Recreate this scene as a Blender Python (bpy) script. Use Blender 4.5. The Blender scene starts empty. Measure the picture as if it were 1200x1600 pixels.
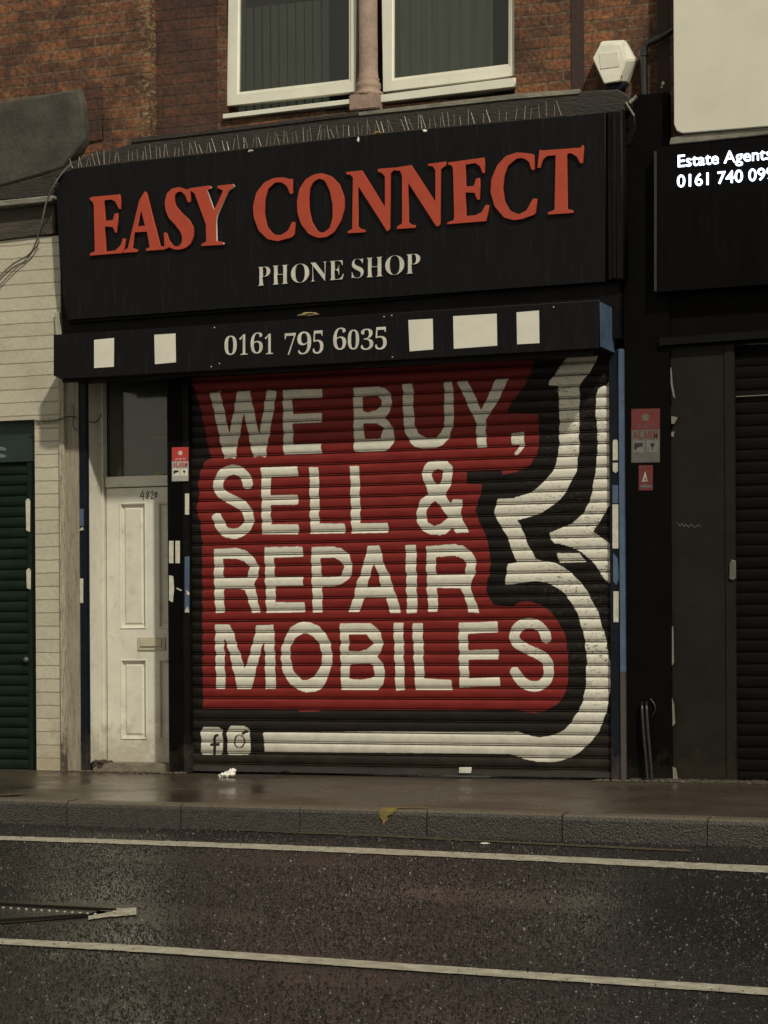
import bpy, bmesh, math, random
import numpy as np
from mathutils import Vector, Matrix
random.seed(7)
S = bpy.context.scene
C = S.collection

# ------------------------------------------------------------------ camera, world, light
F = 3560.0                      # focal length in photo pixels (photo is 1200 wide)
TH = math.atan(F/9500.0)        # yaw: the facade recedes to the left
RHO = 0.006                     # slight roll
YH = 990.0                      # horizon row of the photo
D0 = F/233.0                    # depth of facade point under pixel column 600
fwd = Vector((-math.sin(TH), math.cos(TH), 0)); rgt = Vector((math.cos(TH), math.sin(TH), 0)); up = Vector((0, 0, 1))
rr = rgt*math.cos(RHO) - up*math.sin(RHO); ur = up*math.cos(RHO) + rgt*math.sin(RHO)
CAM = Vector((D0*math.sin(TH), -D0*math.cos(TH), 0.955))
cd = bpy.data.cameras.new('camera'); cam = bpy.data.objects.new('camera', cd); C.objects.link(cam)
cd.sensor_fit = 'HORIZONTAL'; cd.sensor_width = 36; cd.lens = 36*F/1200; cd.shift_y = (YH-800)/1200
cd.clip_end = 500
cam.matrix_world = Matrix((( rr.x, ur.x, -fwd.x, CAM.x), (rr.y, ur.y, -fwd.y, CAM.y), (rr.z, ur.z, -fwd.z, CAM.z), (0, 0, 0, 1)))
S.camera = cam
W = bpy.data.worlds.new('World'); S.world = W; W.use_nodes = True
bg = W.node_tree.nodes['Background']; bg.inputs[0].default_value = (0.60, 0.565, 0.485, 1); bg.inputs[1].default_value = 1.0
# city glow: brightest in the band of lamps and lit shops near the horizon, dim overhead
_N, _L = W.node_tree.nodes, W.node_tree.links; _tc = _N.new('ShaderNodeTexCoord'); _sp = _N.new('ShaderNodeSeparateXYZ'); _cr = _N.new('ShaderNodeValToRGB'); _L.new(_tc.outputs['Generated'], _sp.inputs[0]); _L.new(_sp.outputs[2], _cr.inputs[0]); _L.new(_cr.outputs[0], bg.inputs[0])
_e = _cr.color_ramp.elements; _e[0].position = 0.0; _e[0].color = (0.58, 0.54, 0.455, 1); _e[1].position = 0.85; _e[1].color = (0.11, 0.105, 0.10, 1); _m = _e.new(0.38); _m.color = (0.46, 0.43, 0.365, 1)
sd = bpy.data.lights.new('street_light', 'SUN'); sun = bpy.data.objects.new('street_light', sd); C.objects.link(sun)
sd.energy = 2.5; sd.color = (1.0, 0.94, 0.82); sd.angle = math.radians(2.2)
sun.location = (3, -4, 6)
sun.rotation_euler = Vector((-0.34, 0.38, -0.51)).to_track_quat('-Z', 'Y').to_euler()
S.view_settings.view_transform = 'Standard'; S.view_settings.look = 'None'; S.view_settings.exposure = 0.38; S.view_settings.gamma = 1
try: S.cycles.use_denoising = True
except Exception: pass

# ------------------------------------------------------------------ measuring helpers (pixel of the survey photo -> point on a real plane)
def ray(px, py): return fwd + rr*((px-600)/F) + ur*((YH-py)/F)
def P(px, py, Y=0.0):
    d = ray(px, py); t = (Y-CAM.y)/d.y; return CAM + d*t
def G(px, py, z=0.0):
    d = ray(px, py); t = (z-CAM.z)/d.z; return CAM + d*t

# ------------------------------------------------------------------ materials
def nodes(m): return m.node_tree.nodes, m.node_tree.links
MATS = {}
def mat(name, col, rough=0.6, var=0.25, scale=6.0, bump=0.15, bscale=60.0, dirt=0.0, dirtcol=(0.03, 0.026, 0.02), stretch=(1, 1, 1), metal=0.0, spec=0.5, dthr=0.55):
    if name in MATS: return MATS[name]
    m = bpy.data.materials.new(name); m.use_nodes = True; N, L = nodes(m); b = N['Principled BSDF']
    b.inputs['Roughness'].default_value = rough; b.inputs['Metallic'].default_value = metal; b.inputs['Specular IOR Level'].default_value = spec
    tc = N.new('ShaderNodeTexCoord'); mp = N.new('ShaderNodeMapping'); mp.inputs['Scale'].default_value = stretch; L.new(tc.outputs['Object'], mp.inputs[0])
    n1 = N.new('ShaderNodeTexNoise'); n1.inputs['Scale'].default_value = scale; n1.inputs['Detail'].default_value = 7; n1.inputs['Roughness'].default_value = 0.62; L.new(mp.outputs[0], n1.inputs[0])
    r1 = N.new('ShaderNodeMapRange'); r1.inputs[1].default_value = 0.3; r1.inputs[2].default_value = 0.7; r1.inputs[3].default_value = 1-var; r1.inputs[4].default_value = 1+var*0.6; L.new(n1.outputs[0], r1.inputs[0])
    mul = N.new('ShaderNodeMix'); mul.data_type = 'RGBA'; mul.blend_type = 'MULTIPLY'; mul.inputs[0].default_value = 1
    mul.inputs[6].default_value = (*col, 1); cm = N.new('ShaderNodeCombineColor')
    for k in range(3): L.new(r1.outputs[0], cm.inputs[k])
    L.new(cm.outputs[0], mul.inputs[7]); out = mul.outputs[2]
    if dirt > 0:
        n2 = N.new('ShaderNodeTexNoise'); n2.inputs['Scale'].default_value = scale*2.3; n2.inputs['Detail'].default_value = 9; n2.inputs['Roughness'].default_value = 0.7; L.new(mp.outputs[0], n2.inputs[0])
        r2 = N.new('ShaderNodeMapRange'); r2.inputs[1].default_value = dthr; r2.inputs[2].default_value = dthr+0.17; r2.inputs[3].default_value = 0; r2.inputs[4].default_value = dirt; L.new(n2.outputs[0], r2.inputs[0])
        mx = N.new('ShaderNodeMix'); mx.data_type = 'RGBA'; mx.inputs[7].default_value = (*dirtcol, 1); L.new(r2.outputs[0], mx.inputs[0]); L.new(out, mx.inputs[6]); out = mx.outputs[2]
    L.new(out, b.inputs['Base Color'])
    rv = N.new('ShaderNodeMapRange'); rv.inputs[1].default_value = 0.3; rv.inputs[2].default_value = 0.7; rv.inputs[3].default_value = max(0.05, rough-0.12); rv.inputs[4].default_value = min(1, rough+0.12); L.new(n1.outputs[0], rv.inputs[0]); L.new(rv.outputs[0], b.inputs['Roughness'])
    if bump > 0:
        nb = N.new('ShaderNodeTexNoise'); nb.inputs['Scale'].default_value = bscale; nb.inputs['Detail'].default_value = 5; L.new(mp.outputs[0], nb.inputs[0])
        bp = N.new('ShaderNodeBump'); bp.inputs['Strength'].default_value = bump; bp.inputs['Distance'].default_value = 0.01; L.new(nb.outputs[0], bp.inputs['Height']); L.new(bp.outputs[0], b.inputs['Normal'])
    MATS[name] = m; return m

def brick_mat(name, c1, c2, mortar, bw=0.225, rh=0.075, ms=0.009, rough=0.85, dirt=0.75, bumpd=0.006, smear=0.3, thr=0.5):
    m = bpy.data.materials.new(name); m.use_nodes = True; N, L = nodes(m); b = N['Principled BSDF']
    tc = N.new('ShaderNodeTexCoord'); geo = N.new('ShaderNodeNewGeometry'); sep = N.new('ShaderNodeSeparateXYZ'); L.new(tc.outputs['Object'], sep.inputs[0])
    # walls run along x; reveals run along y: use x+y so both show courses
    add = N.new('ShaderNodeMath'); add.operation = 'ADD'; L.new(sep.outputs[0], add.inputs[0]); L.new(sep.outputs[1], add.inputs[1])
    cmb = N.new('ShaderNodeCombineXYZ'); L.new(add.outputs[0], cmb.inputs[0]); L.new(sep.outputs[2], cmb.inputs[1])
    wob = N.new('ShaderNodeTexNoise'); wob.inputs['Scale'].default_value = 9; wob.inputs['Detail'].default_value = 4; L.new(tc.outputs['Object'], wob.inputs[0])
    vs = N.new('ShaderNodeVectorMath'); vs.operation = 'SCALE'; vs.inputs[3].default_value = 0.014; L.new(wob.outputs[1], vs.inputs[0])
    va = N.new('ShaderNodeVectorMath'); L.new(cmb.outputs[0], va.inputs[0]); L.new(vs.outputs[0], va.inputs[1])
    br = N.new('ShaderNodeTexBrick'); br.inputs['Scale'].default_value = 1; br.inputs['Brick Width'].default_value = bw; br.inputs['Row Height'].default_value = rh; br.inputs['Mortar Size'].default_value = ms; br.inputs['Mortar Smooth'].default_value = 0.3; br.inputs['Bias'].default_value = -0.1
    br.inputs['Color1'].default_value = (*c1, 1); br.inputs['Color2'].default_value = (*c2, 1); br.inputs['Mortar'].default_value = (*mortar, 1); L.new(va.outputs[0], br.inputs[0])
    n1 = N.new('ShaderNodeTexNoise'); n1.inputs['Scale'].default_value = 3.2; n1.inputs['Detail'].default_value = 9; n1.inputs['Roughness'].default_value = 0.68; L.new(tc.outputs['Object'], n1.inputs[0])
    r1 = N.new('ShaderNodeMapRange'); r1.inputs[1].default_value = thr-0.12; r1.inputs[2].default_value = thr+0.15; r1.inputs[3].default_value = 0; r1.inputs[4].default_value = dirt; L.new(n1.outputs[0], r1.inputs[0])
    mx = N.new('ShaderNodeMix'); mx.data_type = 'RGBA'; mx.inputs[7].default_value = (c2[0]*0.35, c2[1]*0.38, c2[2]*0.45, 1); L.new(r1.outputs[0], mx.inputs[0]); L.new(br.outputs[0], mx.inputs[6])
    n2 = N.new('ShaderNodeTexNoise'); n2.inputs['Scale'].default_value = 38; n2.inputs['Detail'].default_value = 6; L.new(tc.outputs['Object'], n2.inputs[0])
    r2 = N.new('ShaderNodeMapRange'); r2.inputs[1].default_value = 0.3; r2.inputs[2].default_value = 0.75; r2.inputs[3].default_value = 1-smear; r2.inputs[4].default_value = 1+smear; L.new(n2.outputs[0], r2.inputs[0])
    hsv = N.new('ShaderNodeHueSaturation'); L.new(mx.outputs[2], hsv.inputs['Color']); L.new(r2.outputs[0], hsv.inputs['Value'])
    L.new(hsv.outputs[0], b.inputs['Base Color']); b.inputs['Roughness'].default_value = rough
    h = N.new('ShaderNodeMath'); h.operation = 'MULTIPLY_ADD'; h.inputs[1].default_value = -1.0; L.new(br.outputs['Fac'], h.inputs[0]); L.new(n2.outputs[0], h.inputs[2])
    bp = N.new('ShaderNodeBump'); bp.inputs['Strength'].default_value = 0.8; bp.inputs['Distance'].default_value = bumpd; L.new(h.outputs[0], bp.inputs['Height']); L.new(bp.outputs[0], b.inputs['Normal'])
    return m

M_brick = brick_mat('red_brick', (0.225, 0.088, 0.032), (0.088, 0.035, 0.015), (0.15, 0.10, 0.055), dirt=0.9, smear=0.55, thr=.49, bumpd=0.009)
M_brick_dark = brick_mat('sooty_or_shaded_brick', (0.12, 0.045, 0.020), (0.075, 0.029, 0.015), (0.075, 0.043, 0.025), thr=0.42, smear=.4)  # dark brick for sooty walls and for the painted-in shade strip
M_tile = brick_mat('white_painted_brick', (0.44, 0.41, 0.305), (0.39, 0.36, 0.265), (0.24, 0.21, 0.15), bw=4.7, rh=0.0935, ms=0.0045, rough=0.35, dirt=0.30, bumpd=0.004, smear=0.06, thr=0.6)
M_black = mat('black_gloss_sheet', (0.0035, 0.0035, 0.0038), 0.5, 0.35, 3, 0.05, 30, dirt=0.6, dirtcol=(0.020, 0.0175, 0.0145), spec=0.14, stretch=(5, 5, 0.5))
M_blackp = mat('black_paint', (0.0035, 0.003, 0.0028), 0.55, 0.4, 5, 0.15, 40, dirt=0.3, dirtcol=(0.018, 0.014, 0.010), spec=0.12)
M_pillar = mat('black_pillar_paint', (0.0025, 0.002, 0.0015), 0.65, 0.4, 4, 0.1, 60, spec=0.06)
M_navy = mat('navy_post_paint', (0.006, 0.008, 0.013), 0.5, 0.4, 8, 0.1, 50, dirt=0.5, dirtcol=(0.04, 0.07, 0.13), dthr=0.66, spec=.15)
M_blue = mat('blue_paint', (0.055, 0.09, 0.145), 0.5, 0.25, 9, 0.1, 60, dirt=0.7, dirtcol=(0.02, 0.028, 0.045), dthr=0.58)
M_redl = mat('red_sign_letter', (0.36, 0.042, 0.014), 0.55, 0.12, 10, 0.03, 60)
M_redside = mat('pale_letter_edge', (0.30, 0.10, 0.05), 0.5, 0.2, 10, 0.03, 60)
M_cream = mat('cream_letter', (0.52, 0.50, 0.42), 0.5, 0.2, 14, 0.05, 60, dirt=0.3, dirtcol=(0.2, 0.18, 0.14))
M_patch = mat('cream_vinyl_patch', (0.60, 0.58, 0.48), 0.5, 0.08, 7, 0.05, 40, dirt=0.25, dirtcol=(0.42, 0.37, 0.27))
M_white = mat('white_door_paint', (0.60, 0.58, 0.48), 0.42, 0.12, 4, 0.12, 25, dirt=0.5, dirtcol=(0.30, 0.26, 0.19), dthr=0.54)
M_doorlow = M_white
M_upvc = mat('white_window_frame', (0.66, 0.65, 0.53), 0.35, 0.08, 6, 0.03, 30, dirt=0.25, dirtcol=(0.35, 0.33, 0.25))
M_stone = mat('pink_stone', (0.30, 0.215, 0.16), 0.8, 0.3, 9, 0.5, 50, dirt=0.6, dirtcol=(0.16, 0.10, 0.075), dthr=0.52)
M_ledge = mat('dirty_lead_flashing', (0.024, 0.0185, 0.0125), 0.75, 0.6, 5, 0.9, 22, dirt=0.6, dirtcol=(0.015, 0.012, 0.01), stretch=(1, 1, 3))
M_ledge2 = mat('pale_weathered_ledge', (0.20, 0.185, 0.14), 0.7, 0.5, 7, 0.5, 30, dirt=0.7, dirtcol=(0.06, 0.05, 0.035), stretch=(1, 1, 3))
M_render = mat('grey_cement_render', (0.058, 0.052, 0.038), 0.9, 0.6, 5, 0.6, 35, dirt=0.7, dirtcol=(0.026, 0.023, 0.016))
M_wood = mat('flaking_cream_wood', (0.37, 0.335, 0.245), 0.75, 0.3, 7, 0.6, 40, dirt=0.9, dirtcol=(0.05, 0.032, 0.018), stretch=(8, 8, 0.8), dthr=0.50)
M_green = mat('green_shutter_paint', (0.005, 0.013, 0.0065), 0.55, 0.3, 6, 0.1, 40, dirt=0.35, dirtcol=(0.018, 0.024, 0.016), spec=.15)
M_greenp = mat('green_panel_paint', (0.005, 0.018, 0.014), 0.55, 0.3, 4, 0.05, 40)
M_board = mat('cream_board', (0.58, 0.56, 0.45), 0.55, 0.08, 2.5, 0.03, 30, dirt=0.25, dirtcol=(0.45, 0.41, 0.3))
M_alarm = mat('alarm_box_plastic', (0.70, 0.685, 0.56), 0.4, 0.08, 12, 0.02, 40, dirt=0.2, dirtcol=(0.4, 0.36, 0.25))
M_pipe = mat('black_iron_pipe', (0.014, 0.012, 0.011), 0.35, 0.4, 20, 0.2, 70)
M_greydoor = mat('charcoal_door_paint', (0.0125, 0.0105, 0.008), 0.6, 0.25, 3, 0.08, 60, dirt=0.4, dirtcol=(0.022, 0.015, 0.010), spec=.12)
M_darksh = mat('dark_shutter_paint', (0.0035, 0.0031, 0.0026), 0.65, 0.3, 5, 0.1, 50, spec=.08)
M_wire = mat('steel_wire', (0.24, 0.215, 0.165), 0.5, 0.3, 20, 0, metal=0.3)
M_cable = mat('grey_cable', (0.13, 0.12, 0.095), 0.6, 0.3, 20, 0.1)
M_blind = mat('grey_blind_fabric', (0.15, 0.178, 0.148), 0.9, 0.15, 10, 0.1, 80)
M_net = mat('grey_net_curtain', (0.11, 0.13, 0.108), 0.9, 0.25, 4, 0.1, 80, stretch=(5, 5, 0.3))
M_int = mat('dark_interior', (0.02, 0.02, 0.018), 0.9, 0.2, 3, 0)
M_brass = mat('painted_letterbox', (0.42, 0.39, 0.27), 0.35, 0.2, 12, 0.05, 50)
M_redst = mat('red_sticker', (0.40, 0.03, 0.025), 0.45, 0.15, 20, 0.02)
M_redst2 = mat('faded_red_sticker', (0.11, 0.014, 0.012), 0.5, 0.2, 20, 0.02)
M_grst = mat('grey_sticker', (0.32, 0.31, 0.27), 0.45, 0.2, 25, 0.02, dirt=0.3)
M_grst2 = mat('dull_grey_sticker', (0.09, 0.083, 0.07), 0.5, 0.25, 25, 0.02, dirt=0.4)
M_grst3 = mat('faded_pictogram_ground', (0.13, 0.125, 0.11), 0.5, 0.25, 25, 0.02)
M_tag = mat('pale_paper_sticker', (0.50, 0.48, 0.38), 0.6, 0.25, 30, 0.05, dirt=0.6, dirtcol=(0.12, 0.1, 0.08), dthr=0.6)
M_ink = mat('black_marker', (0.012, 0.011, 0.01), 0.6, 0.1, 9, 0)
M_flake = mat('bare_flake', (0.16, 0.15, 0.12), 0.8, 0.3, 30, 0.2)
M_tissue = mat('white_tissue', (0.72, 0.70, 0.62), 0.8, 0.1, 20, 0.2)
M_leaf = mat('brown_leaf', (0.13, 0.095, 0.05), 0.7, 0.4, 25, 0.2)
M_straw = mat('yellow_debris', (0.34, 0.27, 0.11), 0.8, 0.4, 25, 0.3)
M_grime = mat('gutter_grit', (0.09, 0.075, 0.047), 0.85, 0.5, 25, 0.6, 50, dirt=0.6, dirtcol=(0.05, 0.04, 0.03))
M_concrete = mat('worn_concrete_step', (0.17, 0.145, 0.10), 0.7, 0.4, 12, 0.5, 50, dirt=0.7, dirtcol=(0.05, 0.035, 0.02))

def add_splash(m, z0, z1, col, amt=.8):
    N, L = nodes(m); b = N['Principled BSDF']; src = b.inputs['Base Color'].links[0].from_socket
    tc = N.new('ShaderNodeTexCoord'); sp = N.new('ShaderNodeSeparateXYZ'); L.new(tc.outputs['Object'], sp.inputs[0])
    n = N.new('ShaderNodeTexNoise'); n.inputs['Scale'].default_value = 11; n.inputs['Detail'].default_value = 8; n.inputs['Roughness'].default_value = .7; L.new(tc.outputs['Object'], n.inputs[0])
    r = N.new('ShaderNodeMapRange'); r.inputs[1].default_value = z0; r.inputs[2].default_value = z1; r.inputs[3].default_value = .32; r.inputs[4].default_value = -.12; L.new(sp.outputs[2], r.inputs[0])
    ad = N.new('ShaderNodeMath'); L.new(r.outputs[0], ad.inputs[0]); L.new(n.outputs[0], ad.inputs[1])
    r2 = N.new('ShaderNodeMapRange'); r2.inputs[1].default_value = .55; r2.inputs[2].default_value = .75; r2.inputs[4].default_value = amt; L.new(ad.outputs[0], r2.inputs[0])
    x = N.new('ShaderNodeMix'); x.data_type = 'RGBA'; x.inputs[7].default_value = (*col, 1); L.new(r2.outputs[0], x.inputs[0]); L.new(src, x.inputs[6]); L.new(x.outputs[2], b.inputs['Base Color'])
add_splash(M_white, 0.0, 0.55, (.26, .22, .15), .5); add_splash(M_wood, 0, .5, (.035, .024, .015), .9); add_splash(M_tile, 0, .6, (.30, .25, .165), .7)
add_splash(M_navy, 0, .4, (.045, .036, .028), .8); add_splash(M_blackp, 0, .35, (.045, .036, .026), .7); add_splash(M_pillar, 0, .3, (.018, .014, .009), .5); add_splash(M_greydoor, 0, .35, (.028, .021, .013), .45)
def glass_mat():
    m = bpy.data.materials.new('window_glass'); m.use_nodes = True; N, L = nodes(m); N.remove(N['Principled BSDF'])
    o = N['Material Output']; t = N.new('ShaderNodeBsdfTransparent'); t.inputs[0].default_value = (0.74, 0.765, 0.73, 1)
    g = N.new('ShaderNodeBsdfGlossy'); g.inputs['Roughness'].default_value = 0.08; g.inputs[0].default_value = (0.9, 0.9, 0.9, 1)
    lw = N.new('ShaderNodeLayerWeight'); lw.inputs[0].default_value = .3; fr = N.new('ShaderNodeMapRange'); fr.inputs[3].default_value = .025; fr.inputs[4].default_value = .25; L.new(lw.outputs['Facing'], fr.inputs[0]); mx = N.new('ShaderNodeMixShader')
    L.new(fr.outputs[0], mx.inputs[0]); L.new(t.outputs[0], mx.inputs[1]); L.new(g.outputs[0], mx.inputs[2]); L.new(mx.outputs[0], o.inputs[0]); return m
M_glass = glass_mat()
def emit_mat(name, col, st):
    m = bpy.data.materials.new(name); m.use_nodes = True; b = m.node_tree.nodes['Principled BSDF']
    b.inputs['Base Color'].default_value = (0.8, 0.8, 0.8, 1); b.inputs['Emission Color'].default_value = (*col, 1); b.inputs['Emission Strength'].default_value = st; return m
M_led = emit_mat('lit_white_letter', (0.70, 0.82, 1.0), 2.3)

# ------------------------------------------------------------------ object helpers
def thing(name, label, cat, loc=(0, 0, 0), group=None):
    o = bpy.data.objects.new(name, None); C.objects.link(o); o.location = loc; o.empty_display_size = 0.1
    o['label'] = label; o['category'] = cat
    if group: o['group'] = group
    return o
def tag(o, label, cat, group=None):
    o['label'] = label; o['category'] = cat
    if group: o['group'] = group
    return o
def link(name, me, m, parent=None, smooth=False):
    o = bpy.data.objects.new(name, me); C.objects.link(o)
    if m is not None:
        me.materials.clear(); me.materials.append(m)
    if parent is not None:
        o.parent = parent
        if parent.type == 'EMPTY': o.location = -Vector(parent.location)
    if smooth:
        for p in me.polygons: p.use_smooth = True
    return o
def obj(name, bm, m, parent=None, smooth=False):
    me = bpy.data.meshes.new(name); bmesh.ops.recalc_face_normals(bm, faces=bm.faces); bm.to_mesh(me); bm.free(); return link(name, me, m, parent, smooth)
def struct(o): o['kind'] = 'structure'; return o
def abox(bm, x0, x1, y0, y1, z0, z1):
    v = [bm.verts.new((x, y, z)) for x in (x0, x1) for y in (y0, y1) for z in (z0, z1)]
    for f in ((0, 1, 3, 2), (4, 6, 7, 5), (0, 4, 5, 1), (2, 3, 7, 6), (0, 2, 6, 4), (1, 5, 7, 3)): bm.faces.new([v[i] for i in f])
def box(name, x0, x1, y0, y1, z0, z1, m, parent=None, bevel=0):
    bm = bmesh.new(); abox(bm, x0, x1, y0, y1, z0, z1)
    if bevel: bmesh.ops.bevel(bm, geom=bm.edges[:], offset=bevel, segments=2, affect='EDGES')
    return obj(name, bm, m, parent)
def prism_mesh(polys, Y, depth, bevel=0.0):
    """polys in world (x, z); front face at Y, body runs back to Y+depth; holes by winding"""
    cu = bpy.data.curves.new('t', 'CURVE'); cu.dimensions = '2D'; cu.fill_mode = 'BOTH'; cu.extrude = max(depth/2-bevel, 0.0001); cu.bevel_depth = bevel; cu.bevel_resolution = 1
    cu.offset = -bevel
    for p in polys:
        sp = cu.splines.new('POLY'); sp.points.add(len(p)-1); sp.use_cyclic_u = True
        for q, (x, z) in zip(sp.points, p): q.co = (x, z, 0, 1)
    o = bpy.data.objects.new('t', cu); me = bpy.data.meshes.new_from_object(o)
    bpy.data.objects.remove(o); bpy.data.curves.remove(cu)
    me.transform(Matrix.Translation((0, Y+depth/2, 0)) @ Matrix.Rotation(math.pi/2, 4, 'X'))
    return me
def pp(name, pts, Y, depth, m, parent=None, bevel=0.0, holes=()):
    """outline measured in photo pixels on the plane Y"""
    polys = [[(P(x, y, Y).x, P(x, y, Y).z) for x, y in pl] for pl in [pts, *holes]]
    return link(name, prism_mesh(polys, Y, depth, bevel), m, parent)
def rect(x0, y0, x1, y1, s=0.0):
    d = s*(x1-x0); return [(x0, y0), (x1, y0+d), (x1, y1+d), (x0, y1)]
def tube(name, pts, r, m, parent=None, seg=10):
    cu = bpy.data.curves.new('t', 'CURVE'); cu.dimensions = '3D'; cu.bevel_depth = r; cu.bevel_resolution = 3; cu.use_fill_caps = True
    sp = cu.splines.new('NURBS'); sp.points.add(len(pts)-1); sp.use_endpoint_u = True; sp.order_u = 3
    for q, c in zip(sp.points, pts): q.co = (*c, 1)
    o = bpy.data.objects.new('t', cu); me = bpy.data.meshes.new_from_object(o); bpy.data.objects.remove(o)
    return link(name, me, m, parent, True)
def glyph(ch, off=0.0, thick=0.5):
    cu = bpy.data.curves.new('t', 'FONT'); cu.body = ch; cu.extrude = thick; cu.offset = off; cu.resolution_u = 6
    o = bpy.data.objects.new('t', cu); me = bpy.data.meshes.new_from_object(o); bpy.data.objects.remove(o); return me
def serif(c):
    if c.isdigit(): return chr(0x1D7CE+int(c))
    return chr(0x1D400+ord(c)-65)
def place_glyph(name, ch, x0, x1, ytop, ybot, slope, Y, depth, m, parent, off=0.0, sf=True):
    me = glyph(serif(ch) if sf else ch, off)
    co = np.zeros(len(me.vertices)*3); me.vertices.foreach_get('co', co); co = co.reshape(-1, 3)
    a, b = co.min(0), co.max(0); s = (co-a)/(b-a+1e-9); out = np.zeros_like(co)
    for i in range(len(co)):
        px = x0+s[i, 0]*(x1-x0); h = (ybot-ytop)-abs(slope)*(x1-x0)
        py = (ybot+ytop)/2+h/2-s[i, 1]*h+slope*(px-(x0+x1)/2)
        q = P(px, py, Y); out[i] = (q.x, Y+(1-s[i, 2])*depth, q.z)
    me.vertices.foreach_set('co', out.ravel()); me.update(); return link(name, me, m, parent)

# ------------------------------------------------------------------ ground
R0, R1 = -9.0, 7.5
kt = [G(x, y, 0) for x, y in ((0, 1249), (600, 1260), (1200, 1281))]
def fit(a, b): s = (b.y-a.y)/(b.x-a.x); return lambda x: a.y+s*(x-a.x)
kerb_y = fit(kt[0], kt[2]); ZR = -0.14
def wet_ground(name, base, base2, aggr, rough, bumpd, wetlo, speck=0.0, wave=0.0):
    m = bpy.data.materials.new(name); m.use_nodes = True; N, L = nodes(m); b = N['Principled BSDF']
    tc = N.new('ShaderNodeTexCoord')
    v = N.new('ShaderNodeTexVoronoi'); v.inputs['Scale'].default_value = aggr; L.new(tc.outputs['Object'], v.inputs[0])
    n = N.new('ShaderNodeTexNoise'); n.inputs['Scale'].default_value = aggr*1.4; n.inputs['Detail'].default_value = 6; n.inputs['Roughness'].default_value = 0.7; L.new(tc.outputs['Object'], n.inputs[0])
    big = N.new('ShaderNodeTexNoise'); big.inputs['Scale'].default_value = 0.9; big.inputs['Detail'].default_value = 6; L.new(tc.outputs['Object'], big.inputs[0])
    mx = N.new('ShaderNodeMix'); mx.data_type = 'RGBA'; mx.inputs[6].default_value = (*base, 1); mx.inputs[7].default_value = (*base2, 1)
    sc = N.new('ShaderNodeSeparateColor'); L.new(v.outputs['Color'], sc.inputs[0]); L.new(sc.outputs[0], mx.inputs[0])
    out = mx.outputs[2]
    if speck > 0:
        r = N.new('ShaderNodeMapRange'); r.inputs[1].default_value = 0.93; r.inputs[2].default_value = 0.97; r.inputs[4].default_value = speck; L.new(sc.outputs[1], r.inputs[0])
        m2 = N.new('ShaderNodeMix'); m2.data_type = 'RGBA'; m2.inputs[7].default_value = (0.34, 0.31, 0.24, 1); L.new(r.outputs[0], m2.inputs[0]); L.new(out, m2.inputs[6]); out = m2.outputs[2]
    L.new(out, b.inputs['Base Color'])
    rg = N.new('ShaderNodeMapRange'); rg.inputs[1].default_value = 0.38; rg.inputs[2].default_value = 0.62; rg.inputs[3].default_value = wetlo; rg.inputs[4].default_value = rough; L.new(big.outputs[0], rg.inputs[0]); L.new(rg.outputs[0], b.inputs['Roughness'])
    inv = N.new('ShaderNodeMath'); inv.operation = 'SUBTRACT'; inv.inputs[0].default_value = 1.0; L.new(v.outputs['Distance'], inv.inputs[1])
    ad = N.new('ShaderNodeMath'); ad.operation = 'MULTIPLY_ADD'; ad.inputs[1].default_value = 0.8; L.new(n.outputs[0], ad.inputs[0]); L.new(inv.outputs[0], ad.inputs[2])
    bm_ = N.new('ShaderNodeMapRange'); bm_.inputs[1].default_value = 0.36; bm_.inputs[2].default_value = 0.6; bm_.inputs[3].default_value = 0.35; bm_.inputs[4].default_value = 1.0; L.new(big.outputs[0], bm_.inputs[0])
    bp = N.new('ShaderNodeBump'); bp.inputs['Distance'].default_value = bumpd; L.new(bm_.outputs[0], bp.inputs['Strength']); L.new(ad.outputs[0], bp.inputs['Height']); L.new(bp.outputs[0], b.inputs['Normal'])
    b.inputs['IOR'].default_value = 1.45
    return m
M_road = wet_ground('wet_asphalt', (0.008, 0.0072, 0.007), (0.026, 0.023, 0.021), 95, 0.30, 0.0026, 0.14, speck=0.0)
M_pave = wet_ground('wet_pavement', (0.040, 0.031, 0.021), (0.066, 0.052, 0.036), 110, 0.50, 0.0016, 0.07)
M_kerb = wet_ground('wet_kerb_stone', (0.027, 0.0235, 0.0195), (0.056, 0.049, 0.040), 95, 0.45, 0.0045, 0.3)
M_kerbtop = wet_ground('pale_kerb_top', (0.075, 0.062, 0.043), (0.11, 0.092, 0.065), 90, 0.6, 0.003, 0.4)
M_line = mat('worn_white_road_paint', (0.37, 0.345, 0.265), 0.5, 0.35, 14, 0.6, 90, dirt=0.85, dirtcol=(0.05, 0.043, 0.033), dthr=0.56)
M_yel = mat('yellow_road_paint', (0.17, 0.125, 0.035), 0.5, 0.3, 30, 0.4, 90, dirt=0.75, dirtcol=(0.06, 0.05, 0.035), dthr=0.54)
M_yel2 = mat('worn_yellow_line', (0.075, 0.058, 0.028), 0.5, 0.3, 14, 0.4, 90, dirt=0.95, dirtcol=(0.05, 0.045, 0.03), dthr=0.46)

def sheet(name, pts, z, m):
    bm = bmesh.new(); bm.faces.new([bm.verts.new((x, y, z)) for x, y in pts]); return obj(name, bm, m)
XA, XB = -60, 60
struct(sheet('road', [(XA, -60), (XB, -60), (XB, kerb_y(XB)+0.02), (XA, kerb_y(XA)+0.02)], ZR, M_road))
KW = 0.15
struct(sheet('pavement', [(XA, kerb_y(XA)+KW), (XB, kerb_y(XB)+KW), (XB, 9), (XA, 9)], -0.003, M_pave))
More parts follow.
